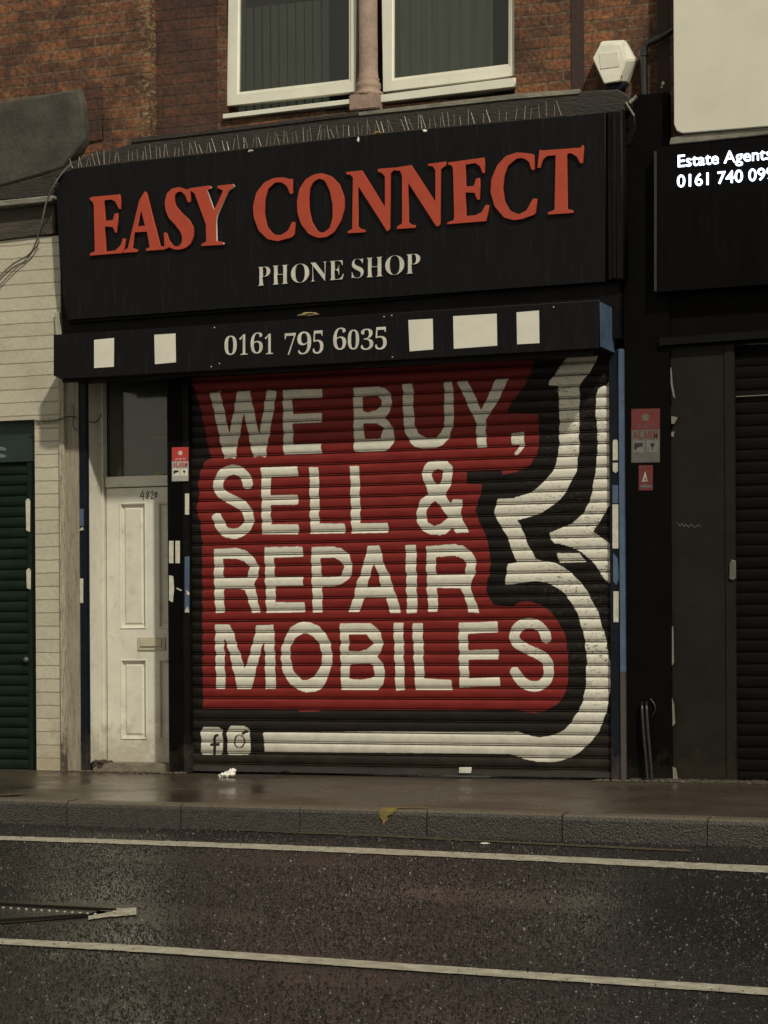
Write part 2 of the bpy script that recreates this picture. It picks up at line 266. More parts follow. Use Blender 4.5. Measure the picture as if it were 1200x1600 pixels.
# kerb stones with joints, one structure
bm = bmesh.new(); jx = [G(x, y, 0).x for x, y in ((104, 1251.8), (282, 1256.5), (468, 1261.5), (667, 1266.8), (878, 1272.4), (1105, 1278.5))]
step = (jx[-1]-jx[0])/5; xs = [jx[0]-step*k for k in range(22, 0, -1)]+jx+[jx[-1]+step*k for k in range(1, 20)]
for i in range(len(xs)-1):
    a, b_ = xs[i]+0.004, xs[i+1]-0.004; dz = random.uniform(-0.004, 0.003); dy = random.uniform(-0.006, 0.004)
    vs = []
    for x in (a, b_):
        y = kerb_y(x)+dy
        vs.append([bm.verts.new((x, yy, zz)) for yy, zz in ((y, ZR-0.05), (y, -0.028+dz), (y+0.007, -0.012+dz), (y+0.024, 0.0+dz), (y+KW, 0.001+dz), (y+KW, ZR-0.05))])
    for k in range(6): bm.faces.new([vs[0][k], vs[0][(k+1) % 6], vs[1][(k+1) % 6], vs[1][k]])
    bm.faces.new(vs[0]); bm.faces.new(vs[1][::-1])
kerb = obj('kerb', bm, M_kerb); struct(kerb); kerb.data.materials.append(M_kerbtop)
for p in kerb.data.polygons:
    if p.normal.z > 0.5: p.material_index = 1  # upward kerb faces take the paler colour
def strip(name, top, bot, z, m, n=60):
    """painted line, edges measured on the road plane, edge slightly ragged"""
    def interp(L_, x):
        for (x0, y0), (x1, y1) in zip(L_, L_[1:]):
            if x <= x1 or (x1, y1) == L_[-1]: return y0+(y1-y0)*(x-x0)/(x1-x0)
    bm = bmesh.new(); prev = None; a, b_ = top[0][0], top[-1][0]
    for i in range(n+1):
        x = a+(b_-a)*i/n; t = G(x, interp(top, x)+random.uniform(-.35, .35), z); q = G(x, interp(bot, x)+random.uniform(-.35, .35), z)
        cur = (bm.verts.new(t), bm.verts.new(q))
        if prev: bm.faces.new([prev[0], prev[1], cur[1], cur[0]])
        prev = cur
    return struct(obj(name, bm, m))
strip('edge_line', [(-2400, 1224), (-300, 1298), (0, 1306), (300, 1315), (600, 1326), (900, 1339), (1200, 1353), (1500, 1368), (2600, 1425)], [(-2400, 1226), (-300, 1303.5), (0, 1312.3), (300, 1322.5), (600, 1334.7), (900, 1348.3), (1200, 1363.5), (1500, 1379.5), (2600, 1442)], ZR+0.004, M_line, 400)
strip('lane_line', [(-2400, 1332), (-300, 1451), (0, 1466), (240, 1478), (600, 1503), (900, 1523), (1200, 1543), (1500, 1565), (2600, 1650)], [(-2400, 1336), (-300, 1459), (0, 1475), (240, 1488.5), (600, 1513.5), (900, 1534), (1200, 1554.5), (1500, 1577), (2600, 1668)], ZR+0.004, M_line, 400)
strip('yellow_gutter_line', [(100, 1284), (600, 1304.5), (1080, 1328)], [(100, 1286), (600, 1307.5), (1080, 1331)], ZR+0.004, M_yel2, 120)
strip('road_paint_remnant', [(138, 1428), (165, 1420), (213, 1418)], [(138, 1437), (165, 1433), (213, 1429)], ZR+0.004, M_line, 14)
# yellow mark sprayed over kerb
ym = bmesh.new()
def kx(px): return G(px, 1249+px*32/1200, 0).x
q = [(kx(594), .0), (kx(600), .05), (kx(604), .075), (kx(618), .088), (kx(640), .125), (kx(664), .14), (kx(656), .105), (kx(634), .07), (kx(622), .045), (kx(618), .0)]
ym.faces.new([ym.verts.new((x, kerb_y(x)+.02+d, .0065)) for x, d in q])
ym.faces.new([ym.verts.new((x, kerb_y(x)+dd, z)) for x, z, dd in ((kx(594), .0065, .02), (kx(618), .0065, .02), (kx(619), -.010, -.004), (kx(594), -.010, -.004))])
ym.faces.new([ym.verts.new((x, kerb_y(x)-.010, z)) for x, z in ((kx(594), -.010), (kx(617), -.010), (kx(613), -.024), (kx(606), -.032), (kx(607), -.055), (kx(602), -.07), (kx(601), -.085), (kx(598), -.07), (kx(599), -.06), (kx(594), -.04))])
struct(obj('yellow_kerb_mark', ym, M_yel))
ym = bmesh.new(); q = [G(x, y, 0.006) for x, y in ((-20, 1241), (20, 1240), (46, 1238.5), (25, 1242), (-20, 1244))]; ym.faces.new([ym.verts.new(c) for c in q]); struct(obj('yellow_pavement_mark', ym, M_yel2))

# drain cover at left edge of the road
dc = thing('drain_cover', 'dark metal drain cover set in the wet road beside a short white paint mark', 'drain cover', G(60, 1428, ZR))
q = [G(x, y, ZR+0.004) for x, y in ((-160, 1408), (0, 1414), (178, 1424), (125, 1433), (0, 1443), (-160, 1450))]
bm = bmesh.new(); bm.faces.new([bm.verts.new(c) for c in q]); obj('cover_plate', bm, mat('wet_iron', (0.018, 0.017, 0.014), 0.3, 0.3, 12, 0.3, 60), dc)
for pa, pb in (((-160, 1407), (178, 1424)), ((-160, 1451), (135, 1432))):
    a, b_ = G(*pa, ZR), G(*pb, ZR); d = (b_-a).normalized(); n = Vector((-d.y, d.x, 0))*0.018
    bm = bmesh.new(); v = []
    for zz in (ZR+0.001, ZR+0.010): v += [bm.verts.new((*(c.xy), zz)) for c in (a-n, b_-n, b_+n, a+n)]
    bm.faces.new(v[4:]); [bm.faces.new([v[i], v[(i+1) % 4], v[4+(i+1) % 4], v[4+i]]) for i in range(4)]
    obj('cover_frame', bm, M_pillar, dc)
M_stud = mat('bright_stud', (0.30, 0.28, 0.24), 0.25, 0.1, 9, 0)
for i in range(13):
    c = G(5+12*i, 1418.2+i*0.82, ZR+0.006); bm = bmesh.new(); bmesh.ops.create_uvsphere(bm, u_segments=8, v_segments=5, radius=0.007, matrix=Matrix.Translation(c) @ Matrix.Diagonal((1, 1, 0.6, 1))); obj('stud', bm, M_stud, dc, True)

# ------------------------------------------------------------------ brick building
def pier_mat(xc):
    m = M_brick.copy(); m.name = 'red_brick_with_mortar_smears'; N, L = nodes(m); b = N['Principled BSDF']
    src = b.inputs['Base Color'].links[0].from_socket; tc = N.new('ShaderNodeTexCoord'); sp = N.new('ShaderNodeSeparateXYZ'); L.new(tc.outputs['Object'], sp.inputs[0])
    r = N.new('ShaderNodeMapRange'); r.inputs[1].default_value = xc-.13; r.inputs[2].default_value = xc-.02; L.new(sp.outputs[0], r.inputs[0])
    n = N.new('ShaderNodeTexNoise'); n.inputs['Scale'].default_value = 16; n.inputs['Detail'].default_value = 8; n.inputs['Roughness'].default_value = .75; mp = N.new('ShaderNodeMapping'); mp.inputs['Scale'].default_value = (1, 1, 2.2); L.new(tc.outputs['Object'], mp.inputs[0]); L.new(mp.outputs[0], n.inputs[0])
    r2 = N.new('ShaderNodeMapRange'); r2.inputs[1].default_value = .50; r2.inputs[2].default_value = .60; L.new(n.outputs[0], r2.inputs[0])
    mu = N.new('ShaderNodeMath'); mu.operation = 'MULTIPLY'; L.new(r.outputs[0], mu.inputs[0]); L.new(r2.outputs[0], mu.inputs[1])
    x = N.new('ShaderNodeMix'); x.data_type = 'RGBA'; x.inputs[7].default_value = (.25, .18, .095, 1); L.new(mu.outputs[0], x.inputs[0]); L.new(src, x.inputs[6]); L.new(x.outputs[2], b.inputs['Base Color']); return m
bb = thing('brick_building', 'red brick building over the phone shop with white upstairs windows', 'building', P(600, 1213, 0))
YW = 0.10     # upper wall plane
zt = 8.5
def X(px, py, Y): return P(px, py, Y).x
def Z(px, py, Y): return P(px, py, Y).z
wl, wr = X(352, 100, YW), X(804, 100, YW); wz = Z(575, 168, YW); wtop = wz+1.75
xl, xr = X(-30, 200, YW), X(1052, 100, YW); zb = Z(500, 235, YW)-0.15
bm = bmesh.new()
abox(bm, xl, wl, YW, YW+0.35, zb, zt); abox(bm, wr, xr, YW, YW+0.35, zb, zt)
abox(bm, wl, wr, YW, YW+0.35, zb, wz); abox(bm, wl, wr, YW, YW+0.35, wtop, zt)
obj('wall', bm, M_brick, bb)
# projecting pier left
px_ = X(234, 100, YW-0.11); obj_bm = bmesh.new(); abox(obj_bm, xl, px_, YW-0.11, YW+0.003, zb+0.1, zt); obj('pier', obj_bm, pier_mat(px_), bb)
# sooty recessed panel beside pier (real darker brick, slightly proud)
bm = bmesh.new(); abox(bm, px_, X(338, 100, YW-0.01), YW-0.012, YW+0.01, zb+0.1, zt); o = obj('wall_panel', bm, M_brick_dark, bb); o['label'] = 'darker sooty brickwork'
bm = bmesh.new(); abox(bm, X(893, 100, YW-.01), X(912, 100, YW-.01), YW-0.010, YW+0.01, zb+.1, zt); abox(bm, X(1027, 100, YW-.01), xr-.002, YW-0.010, YW+0.01, zb+.1, zt); obj('dark_strip', bm, mat('dark_brown_strip', (0.035, 0.018, 0.012), 0.8, 0.4, 6, 0.4), bb)  # two narrow vertical wall strips coloured dark brown
# inner room
bm = bmesh.new(); abox(bm, wl-.3, wr+.3, YW+0.9, YW+0.95, wz-.3, wtop+.3); obj('room_wall', bm, M_int, bb)
# windows
def window(outer, glass, sillp, blind_kind, label):
    f = pp('window', outer, YW+0.03, 0.06, M_upvc, bb, 0.004, [glass]); f['label'] = label
    gl = [(x+dx, y+dy) for (x, y), (dx, dy) in zip(glass, ((-3, 0), (-3, 3), (3, 3), (3, 0)))]
    pp('pane', gl, YW+0.06, 0.006, M_glass, f)
    # beading
    ins = [(x+dx, y+dy) for (x, y), (dx, dy) in zip(glass, ((2.5, 0), (2.5, -3), (-2.5, -3), (-2.5, 0)))]
    pp('glazing_bead', [(x+dx, y+dy) for (x, y), (dx, dy) in zip(glass, ((-2, -6), (-2, 2), (2, 2), (2, -6)))], YW+0.045, 0.012, M_upvc, f, 0, [ins])
    pp('sill', sillp, YW-0.035, 0.10, M_upvc, f, 0.003)
    x0, x1 = X(glass[1][0], 60, YW+.16), X(glass[2][0], 60, YW+.16)
    zb_ = wz+0.05; zt_ = Z(glass[0][0], 14, YW+.16)+.0
    bm = bmesh.new()
    if blind_kind:
        n = 11; w_ = 0.052
        for i in range(n):
            xc = x0+0.03+i*w_*1.22; a = math.radians(random.uniform(-8, 12)); c_, s_ = math.cos(a)*w_/2, math.sin(a)*w_/2
            zt2 = wtop if i > 11 else zt_+.0
            v = [bm.verts.new(p_) for p_ in ((xc-c_, YW+.16-s_, zb_), (xc+c_, YW+.16+s_, zb_), (xc+c_, YW+.16+s_, zt2), (xc-c_, YW+.16-s_, zt2))]
            bm.faces.new(v)
        bmesh.ops.solidify(bm, geom=bm.faces[:], thickness=0.002)
        obj('vertical_blind', bm, M_blind, f)
    else:
        n = 60; prev = None
        for i in range(n+1):
            x = x0+(x1-x0)*.86*i/n; y = YW+.15+.004*math.sin(i*.83)+.003*math.sin(i*1.9+1)+.002*math.sin(i*.31)
            cur = (bm.verts.new((x, y, zb_)), bm.verts.new((x, y, wtop)))
            if prev: bm.faces.new([prev[0], cur[0], cur[1], prev[1]])
            prev = cur
        obj('net_curtain', bm, M_net, f, True)
    return f
f1 = window([(361, -330), (354, 166), (556, 143), (560, -330)], [(376, -310), (371, 147), (548, 127), (548, -310)], [(348, 178), (348, 185.5), (560, 160.5), (560, 153)], True, 'left white window with vertical grey blinds')
f2 = window([(592, -330), (598, 144), (804, 118), (806, -330)], [(614, -310), (613, 125), (797, 103), (799, -310)], [(594, 148), (594, 160), (804, 135), (804, 121)], False, 'right white window with grey net curtain')
# stone column between windows
def lathe(name, cx, cy, prof, m, parent, seg=24):
    bm = bmesh.new(); rings = []
    for r, z in prof: rings.append([bm.verts.new((cx+r*math.cos(a), cy+r*math.sin(a), z)) for a in [2*math.pi*k/seg for k in range(seg)]])
    for A, B in zip(rings, rings[1:]):
        for k in range(seg): bm.faces.new([A[k], A[(k+1) % seg], B[(k+1) % seg], B[k]])
    bm.faces.new(rings[0]); bm.faces.new(rings[-1]); return obj(name, bm, m, parent, True)
yc = YW-0.01; cx = X(575.5, 90, yc); zz = lambda y: Z(575, y, yc)
col = lathe('column', cx, yc, [(0.098, zz(152)), (0.102, zz(149)), (0.10, zz(146)), (0.075, zz(142)), (0.086, zz(138)), (0.082, zz(131)), (0.070, zz(128)), (0.076, zz(125)), (0.068, zz(122)), (0.064, zz(110)), (0.062, zz(-200))], M_stone, bb)
col['label'] = 'pink stone column between the windows'
box('column_base', cx-0.105, cx+0.100, yc-0.10, yc+0.08, zz(176), zz(151), M_stone, col, 0.008)

# shop front posts, jamb, door -------------------------------------------------
zH = Z(500, 575, 0)    # underside of housing about here
zS = Z(600, 500, 0)
# backing walls so nothing is hollow
box('rear_wall', X(95, 900, 0), X(1046, 900, .3), 0.32, 0.42, 0, zb+.2, M_int, bb)
box('soffit', X(110, 560, 0), X(975, 560, 0), -0.10, 0.31, Z(500, 556, 0), zb+.1, M_blackp, bb)
DY = 0.225
# left jamb: white return
xj = X(139, 900, 0)
box('door_jamb', xj-0.03, xj, -0.005, DY+0.04, 0.055, zH+0.07, M_white, bb)
box('door_jamb', xj+0.001, xj+0.016, DY-0.03, DY+0.03, 0.055, zH+0.07, M_white, bb)
# step
box('doorstep', xj, X(297, 1200, 0), 0.02, DY+0.1, -0.02, 0.055, M_concrete, bb, 0.012)
# grit at jamb foot
bm = bmesh.new()
for k in range(26):
    s_ = random.uniform(.006, .022); bmesh.ops.create_icosphere(bm, subdivisions=1, radius=s_, matrix=Matrix.Translation((xj+random.uniform(-.03, .10), random.uniform(.0, .14), 0.055+s_*.4)) @ Matrix.Diagonal((1.4, 1, .7, 1)))
obj('rotten_timber', bm, mat('rot_brown', (0.04, 0.025, 0.015), 0.9, .4, 20, .5), bb)
# door leaf with recessed panels
xd0, xd1 = X(167, 900, DY), X(302, 900, DY)
zd0, zd1 = Z(215, 1192, DY), Z(215, 762, DY)
def ZD(y): return Z(215, y, DY)
def XD(x): return X(x, 900, DY)
def rc(x0, x1, z0, z1): return [(x0, z0), (x1, z0), (x1, z1), (x0, z1)]
panels = [(XD(187), XD(229), ZD(983), ZD(785)), (XD(247), XD(288), ZD(983), ZD(785)), (XD(187), XD(229), ZD(1156), ZD(1030)), (XD(247), XD(288), ZD(1156), ZD(1030))]
door = link('door', prism_mesh([rc(xd0, xd1, zd0, zd1)]+[rc(*p) for p in panels], DY, 0.035, 0.0), M_white, bb); door['label'] = 'white panelled front door with marker number'
bm = bmesh.new(); abox(bm, xd0+.005, xd1-.005, DY+0.020, DY+0.05, zd0+.005, zd1-.005)
obj('door_back', bm, M_white, door)
for p in panels:      # sloped moulding around each panel and raised field
    bm = bmesh.new(); x0, x1, z0, z1 = p
    loops = []
    for ins, yy in ((0.0, DY+0.0005), (0.006, DY-0.006), (0.013, DY-0.003), (0.021, DY+0.017), (0.032, DY+0.0185), (0.046, DY+0.009)):
        loops.append([bm.verts.new(c) for c in ((x0+ins, yy, z0+ins), (x1-ins, yy, z0+ins), (x1-ins, yy, z1-ins), (x0+ins, yy, z1-ins))])
    for A, B in zip(loops, loops[1:]):
        for k in range(4): bm.faces.new([A[k], A[(k+1) % 4], B[(k+1) % 4], B[k]])
    bm.faces.new(loops[-1]); obj('panel_moulding', bm, M_white, door)
# letterbox
lb = pp('letterbox', rect(215, 996, 258, 1016), DY-0.010, 0.010, M_brass, door, 0.002)
pp('letter_flap', rect(219, 999, 252, 1010), DY-0.019, 0.008, M_brass, lb, 0.002)
# marker number
def strokes_mesh(strokes, w, Y, depth=0.0012):
    bm = bmesh.new()
    for st in strokes:
        pts = [P(x, y, Y) for x, y in st]
        for a, b_ in zip(pts, pts[1:]):
            d = (b_-a); d = d.normalized() if d.length > 1e-6 else Vector((1, 0, 0)); n = Vector((-d.z, 0, d.x))*w; e = d*w*0.7
            A = [bm.verts.new(c) for c in (a-n-e, b_-n+e, b_+n+e, a+n-e)]; B = [bm.verts.new((v.co.x, v.co.y+depth, v.co.z)) for v in A]
            bm.faces.new(A); bm.faces.new(B[::-1])
            for k in range(4): bm.faces.new([A[k], B[k], B[(k+1) % 4], A[(k+1) % 4]])
    return bm
num = [[(223, 767), (219, 776), (225, 775.5)], [(224, 770), (223.5, 781)], [(231, 768), (228.5, 770), (230, 773), (232, 776), (230, 779.5), (228, 777), (231, 773), (232.5, 770), (231, 768)], [(235, 770), (238, 767.5), (240, 770), (237.5, 775), (235.5, 779.5), (241, 778)], [(243.5, 769), (242, 774), (243, 777), (245, 774), (244.5, 769), (243, 772)]]
obj('marker_number', strokes_mesh(num, 0.0028, DY-0.002), M_ink, door)
# transom rail, transom pane
box('transom_rail', xd0, xd1, DY-0.02, DY+0.05, ZD(760.5), ZD(744), M_white, bb, 0.004)
tw = box('transom_window', xd0, xd1, DY+0.030, DY+0.036, ZD(744)+.002, zH+0.07, M_glass, bb)
box('transom_board', xd0, xd1, DY+0.06, DY+0.075, ZD(744)+.002, zH+0.07, mat('dim_brown_board', (0.16, 0.145, 0.105), .8, .25, 3, .1, stretch=(1, 1, .5)), tw)
box('transom_bar', XD(236), XD(262), DY+0.045, DY+0.058, ZD(686), ZD(683), M_wood, tw)
bm = bmesh.new(); s0 = P(249, 741, DY-.015); bmesh.ops.create_icosphere(bm, subdivisions=2, radius=0.02, matrix=Matrix.Translation(s0) @ Matrix.Diagonal((1.5, .6, .4, 1)))
for v in bm.verts: v.co += Vector((random.uniform(-.006, .006), 0, random.uniform(-.004, .004)))
tag(obj('litter', bm, mat('lime_wrapper', (.35, .36, .08), .5, .4, 40, .2)), 'small yellow green wrapper lying on the rail above the door', 'litter')
# black post between door and shutter, navy post left
bp_ = box('shopfront_post', X(262, 900, -0.05), X(296.5, 900, -0.05), -0.05, 0.30, 0, zH+0.05, M_blackp, bb, 0.004)
o = box('guide_rail', X(264, 900, -0.062), X(284, 900, -0.062), -0.058, -0.049, 0.0, zH, M_pillar, bp_)
np_ = box('shopfront_post', X(122.5, 900, -0.02), X(139, 900, -.02)-0.001, -0.02, -0.0055, 0, zH+0.05, M_navy, bb, 0.002)
box('guide_rail', X(132, 900, -0.03), X(135.5, 900, -.03), -0.030, -0.019, 0.0, zH, M_navy, np_)
# stickers as things
def sticker(name, pts, Y, m, label, cat='sticker', group=None):
    o = pp(name, pts, Y, 0.0012, m); tag(o, label, cat, group); return o
YP = -0.0605
sticker('sticker', rect(289, 771, 295.5, 804), -0.0525, M_tag, 'upper pale strip sticker on the black post beside the painted shutter')
sticker('sticker', rect(264, 845, 271, 880), YP, M_tag, 'left of two small white strips side by side on the black post')
sticker('sticker', rect(274, 845, 281, 880), YP, M_tag, 'right of two small white strips side by side on the black post')
sticker('sticker', [(264, 899), (270.5, 900), (272, 920), (270, 941), (264, 938)], YP, M_tag, 'torn pale sticker on the black post below the two white strips')
sticker('sticker', [(288.5, 870), (296, 869), (296, 957), (288.5, 957)], -0.0525, M_blue, 'long torn blue strip on the black post edge by the shutter')
sticker('sticker', [(291, 922), (296, 926), (296, 930), (292, 929)], -0.054, M_tag, 'tiny white scrap on the long blue strip')
sticker('sticker', [(289, 954), (293, 947), (296, 957), (289, 957)], -0.054, M_tag, 'white triangle scrap at the foot of the long blue strip')
sticker('sticker', [(276, 918), (284, 922), (283, 923.5), (276, 920)], YP, M_tag, 'thin white paper shred on the black post')
sticker('sticker', rect(123.5, 904, 130, 942), -0.0215, M_tag, 'pale strip sticker on the navy post left of the door')
sticker('sticker', rect(124, 795, 131, 822), -0.0215, M_blue, 'blue scrap on the navy post left of the door')
sticker('sticker', [(124, 827), (129, 823), (131, 828), (124, 829)], -0.0215, M_tag, 'small white blob on the navy post left of the door')

def alarm_sticker(name, x0, y0, x1, y1, ysplit, Y, mr, mg, label, small_light):
    t = thing(name, label, 'sticker', P((x0+x1)/2, y1, Y)); w_ = x1-x0
    s_ = -0.02
    pp('red_panel', rect(x0, y0, x1, ysplit, s_), Y, 0.002, mr, t)
    pp('grey_panel', rect(x0, ysplit, x1, y1, s_), Y, 0.002, mg, t)
    cxx, cyy = (x0+x1)/2, y0+(ysplit-y0)*0.4; r = w_*0.15
    pp('emblem', [(cxx+r*math.sin(2*math.pi*k/5), cyy-r*math.cos(2*math.pi*k/5)) for k in range(5)], Y-0.001, 0.001, small_light, t)
    obj('emblem_text', strokes_mesh([[(x0+w_*.2, ysplit-w_*.09), (x0+w_*.3, ysplit-w_*.2), (x0+w_*.38, ysplit-w_*.09)], [(x0+w_*.47, ysplit-w_*.2), (x0+w_*.47, ysplit-w_*.09), (x0+w_*.58, ysplit-w_*.12), (x0+w_*.47, ysplit-w_*.2)], [(x0+w_*.64, ysplit-w_*.19), (x0+w_*.84, ysplit-w_*.19)], [(x0+w_*.74, ysplit-w_*.19), (x0+w_*.74, ysplit-w_*.08)]], 0.0018, Y-.001), small_light, t)
    ht = (y1-ysplit)*.24; cw = w_*.16
    for i, ch in enumerate('ALARM'): place_glyph('letter', ch, x0+w_*.07+i*cw*1.1, x0+w_*.07+i*cw*1.1+cw*.95, ysplit+1.5, ysplit+1.5+ht, 0, Y-.001, .001, mr, t, .02, False)
    ym_ = ysplit+ht+4
    pp('pictogram_frame', rect(x0+w_*.05, ym_, x0+w_*.47, ym_+w_*.42), Y-.0008, .0008, M_patch if small_light is M_tag else M_grst3, t)
    pp('pictogram_frame', rect(x0+w_*.53, ym_, x0+w_*.95, ym_+w_*.42), Y-.0008, .0008, M_patch if small_light is M_tag else M_grst3, t)
    a = x0+w_*.1; b_ = ym_+w_*.1
    pp('camera_pictogram', [(a, b_), (a+w_*.3, b_-w_*.02), (a+w_*.3, b_+w_*.1), (a+w_*.12, b_+w_*.14), (a+w_*.05, b_+w_*.22), (a, b_+w_*.22)], Y-.0018, .0009, M_ink, t)
    a = x0+w_*.74
    pp('bulb_pictogram', [(a-w_*.08, b_), (a+w_*.08, b_), (a+w_*.06, b_+w_*.1), (a+w_*.015, b_+w_*.14), (a+w_*.015, b_+w_*.24), (a-w_*.015, b_+w_*.24), (a-w_*.015, b_+w_*.14), (a-w_*.06, b_+w_*.1)], Y-.0018, .0009, M_ink, t)
    return t
alarm_sticker('alarm_sticker', 268.5, 699, 294.5, 752, 721, -0.0615, M_redst, M_grst, 'red and white alarm warning sticker on the black post beside the white door', M_tag)

# ------------------------------------------------------------------ roller shutter with painted mural
rs = thing('roller_shutter', 'closed roller shutter painted red, black and white reading WE BUY, SELL & REPAIR MOBILES', 'roller shutter', P(627, 1213, 0))
XS0, XS1 = X(296.5, 900, 0), X(956.5, 900, 0)
SL = 0.0755
ZT0 = Z(627, 1199, 0)      # lowest joint line
# mural raster ---------------------------------------------------------------
SC = 3; OX, OY = 285, 530; RW, RH = 690*SC, 700*SC
def fill(polys):
    tg = np.zeros((RH, RW+1), np.uint8)
    for pl in polys:
        n = len(pl)
        for i in range(n):
            (xa, ya), (xb, yb) = pl[i], pl[(i+1) % n]
            xa, ya, xb, yb = (xa-OX)*SC, (ya-OY)*SC, (xb-OX)*SC, (yb-OY)*SC
            if ya == yb: continue
            if ya > yb: xa, ya, xb, yb = xb, yb, xa, ya
            r = np.arange(max(0, math.ceil(ya-.5)), min(RH, math.ceil(yb-.5)))
            if len(r) == 0: continue
            xi = np.clip(np.ceil(xa+(r+.5-ya)*(xb-xa)/(yb-ya)-.5), 0, RW).astype(int)
            np.bitwise_xor.at(tg, (r, xi), 1)
    return np.bitwise_xor.accumulate(tg, axis=1)[:, :RW].astype(bool)
def stroke(pts, w, smooth=0):
    for _ in range(smooth):
        q = [pts[0]]
        for a, b_ in zip(pts, pts[1:]): q += [(a[0]*.75+b_[0]*.25, a[1]*.75+b_[1]*.25), (a[0]*.25+b_[0]*.75, a[1]*.25+b_[1]*.75)]
        pts = q+[pts[-1]]
    m = np.zeros((RH, RW), bool)
    for i, (a, b_) in enumerate(zip(pts, pts[1:])):
        dx, dy = b_[0]-a[0], b_[1]-a[1]; l = math.hypot(dx, dy); nx, ny = -dy/l*w/2, dx/l*w/2
        m |= fill([[(a[0]+nx, a[1]+ny), (b_[0]+nx, b_[1]+ny), (b_[0]-nx, b_[1]-ny), (a[0]-nx, a[1]-ny)]])
        if i: m |= fill([[(a[0]+w/2*math.cos(t*math.pi/8), a[1]+w/2*math.sin(t*math.pi/8)) for t in range(16)]])
    return m
def off(s, ox, oy, pl): return [(x/s+ox, y/s+oy) for x, y in pl]
red = fill([[(290, 600), (290, 556), (840, 530), (832, 575), (820, 602), (798, 630), (792, 645), (840, 647), (843, 680), (840, 708), (828, 727), (808, 737), (785, 742), (784, 735), (729.6, 736), (729.6, 756), (753, 757), (750, 775), (742, 798), (749, 815), (758, 835), (763, 850), (766, 880), (765, 898), (760, 908), (760, 925), (770, 945), (800, 948), (808, 942), (825, 939), (845, 945), (862, 958), (875, 975), (884, 995), (887, 1020), (888, 1050), (886, 1075), (880, 1090), (868, 1102), (850, 1111), (835, 1114), (815, 1112), (810, 1109), (502, 1110), (495, 1112), (470, 1112), (460, 1109), (317, 1107), (316, 850), (314, 820), (308, 800), (308, 790), (312, 770), (310, 757), (312, 740), (320, 722), (330, 716), (324, 690), (316, 650), (308, 620), (302, 602)]])
white = np.zeros((RH, RW), bool)
def w(*polys):
    global white; white |= fill(list(polys))
def ws(pts, wd, sm=0):
    global white; white |= stroke(pts, wd, sm)
# WE BUY,
ws([(335.5, 612), (358, 715)], 16); ws([(359.5, 715), (379, 611)], 16); ws([(382, 611), (403.5, 713)], 16); ws([(407, 713), (424.7, 610)], 15.5)
ws([(449.3, 609), (450.5, 710)], 15); ws([(442, 616), (503, 614.5)], 13.5); ws([(442, 655), (502.5, 652.5)], 14.5); ws([(443, 703), (502.5, 701)], 15.5)
w([(552, 606), (592, 604), (602, 607), (610, 616), (613, 630), (608, 645), (600, 653), (606, 657), (614, 668), (616, 680), (615, 693), (608, 701), (600, 705), (570, 707), (553, 705)], [(567, 620), (590, 618), (597, 625), (596, 634), (588, 641), (575, 644), (567, 643)], [(568, 661), (588, 661), (600, 668), (598, 674), (594, 685), (570, 686), (568, 672)])
w([(629, 600), (645, 599), (646, 640), (648, 665), (655, 678), (665, 684), (680, 684), (690, 676), (694, 665), (694, 597), (707, 596), (709, 640), (708, 665), (702, 684), (692, 695), (680, 700), (660, 701), (648, 698), (640, 690), (633, 675), (630, 655)])
w([(714, 596), (731, 595), (752, 641), (775, 592), (795, 591), (775, 632), (759, 655), (760, 699), (745, 700), (744, 661), (739, 650)])
w([(799, 677), (819, 675), (819, 697), (816, 704), (810, 710), (805, 711.5), (804, 708), (809, 703), (811, 695), (799, 695)])
# SELL &
ws([(388, 760), (385, 747), (377, 737), (366, 733.5), (353, 736), (344, 745), (340.5, 757), (343, 768), (352, 776), (368, 783), (382, 792), (389, 803), (389.5, 813), (385, 825), (376, 832), (366, 834.5), (353, 832), (345, 823), (337.5, 805)], 15.5, 1)
ws([(415.5, 730), (416.5, 834)], 14.5); ws([(408, 738), (465.5, 736)], 15); ws([(409, 782), (465.5, 781)], 15.5); ws([(410, 827), (466.5, 827)], 15.5)
ws([(490.5, 730), (492, 834)], 14.5); ws([(485, 826), (538.5, 825.5)], 15.5)
ws([(554, 728), (556, 833)], 14.5); ws([(549, 825.5), (606, 824.5)], 15.5)
w(off(5, 530, 710, [(660, 95), (690, 60), (760, 45), (840, 50), (880, 90), (888, 150), (870, 240), (840, 290), (830, 320), (875, 385), (890, 350), (968, 350), (945, 470), (1015, 610), (910, 615), (885, 570), (840, 615), (780, 632), (700, 622), (640, 590), (610, 530), (600, 465), (615, 400), (640, 350), (695, 310), (680, 260), (655, 200), (648, 140)]), off(5, 530, 710, [(735, 130), (770, 112), (815, 130), (805, 190), (785, 230), (760, 235), (735, 200), (723, 160)]), off(5, 530, 710, [(755, 362), (790, 410), (850, 495), (800, 540), (740, 560), (695, 530), (678, 480), (680, 430), (710, 390)]))
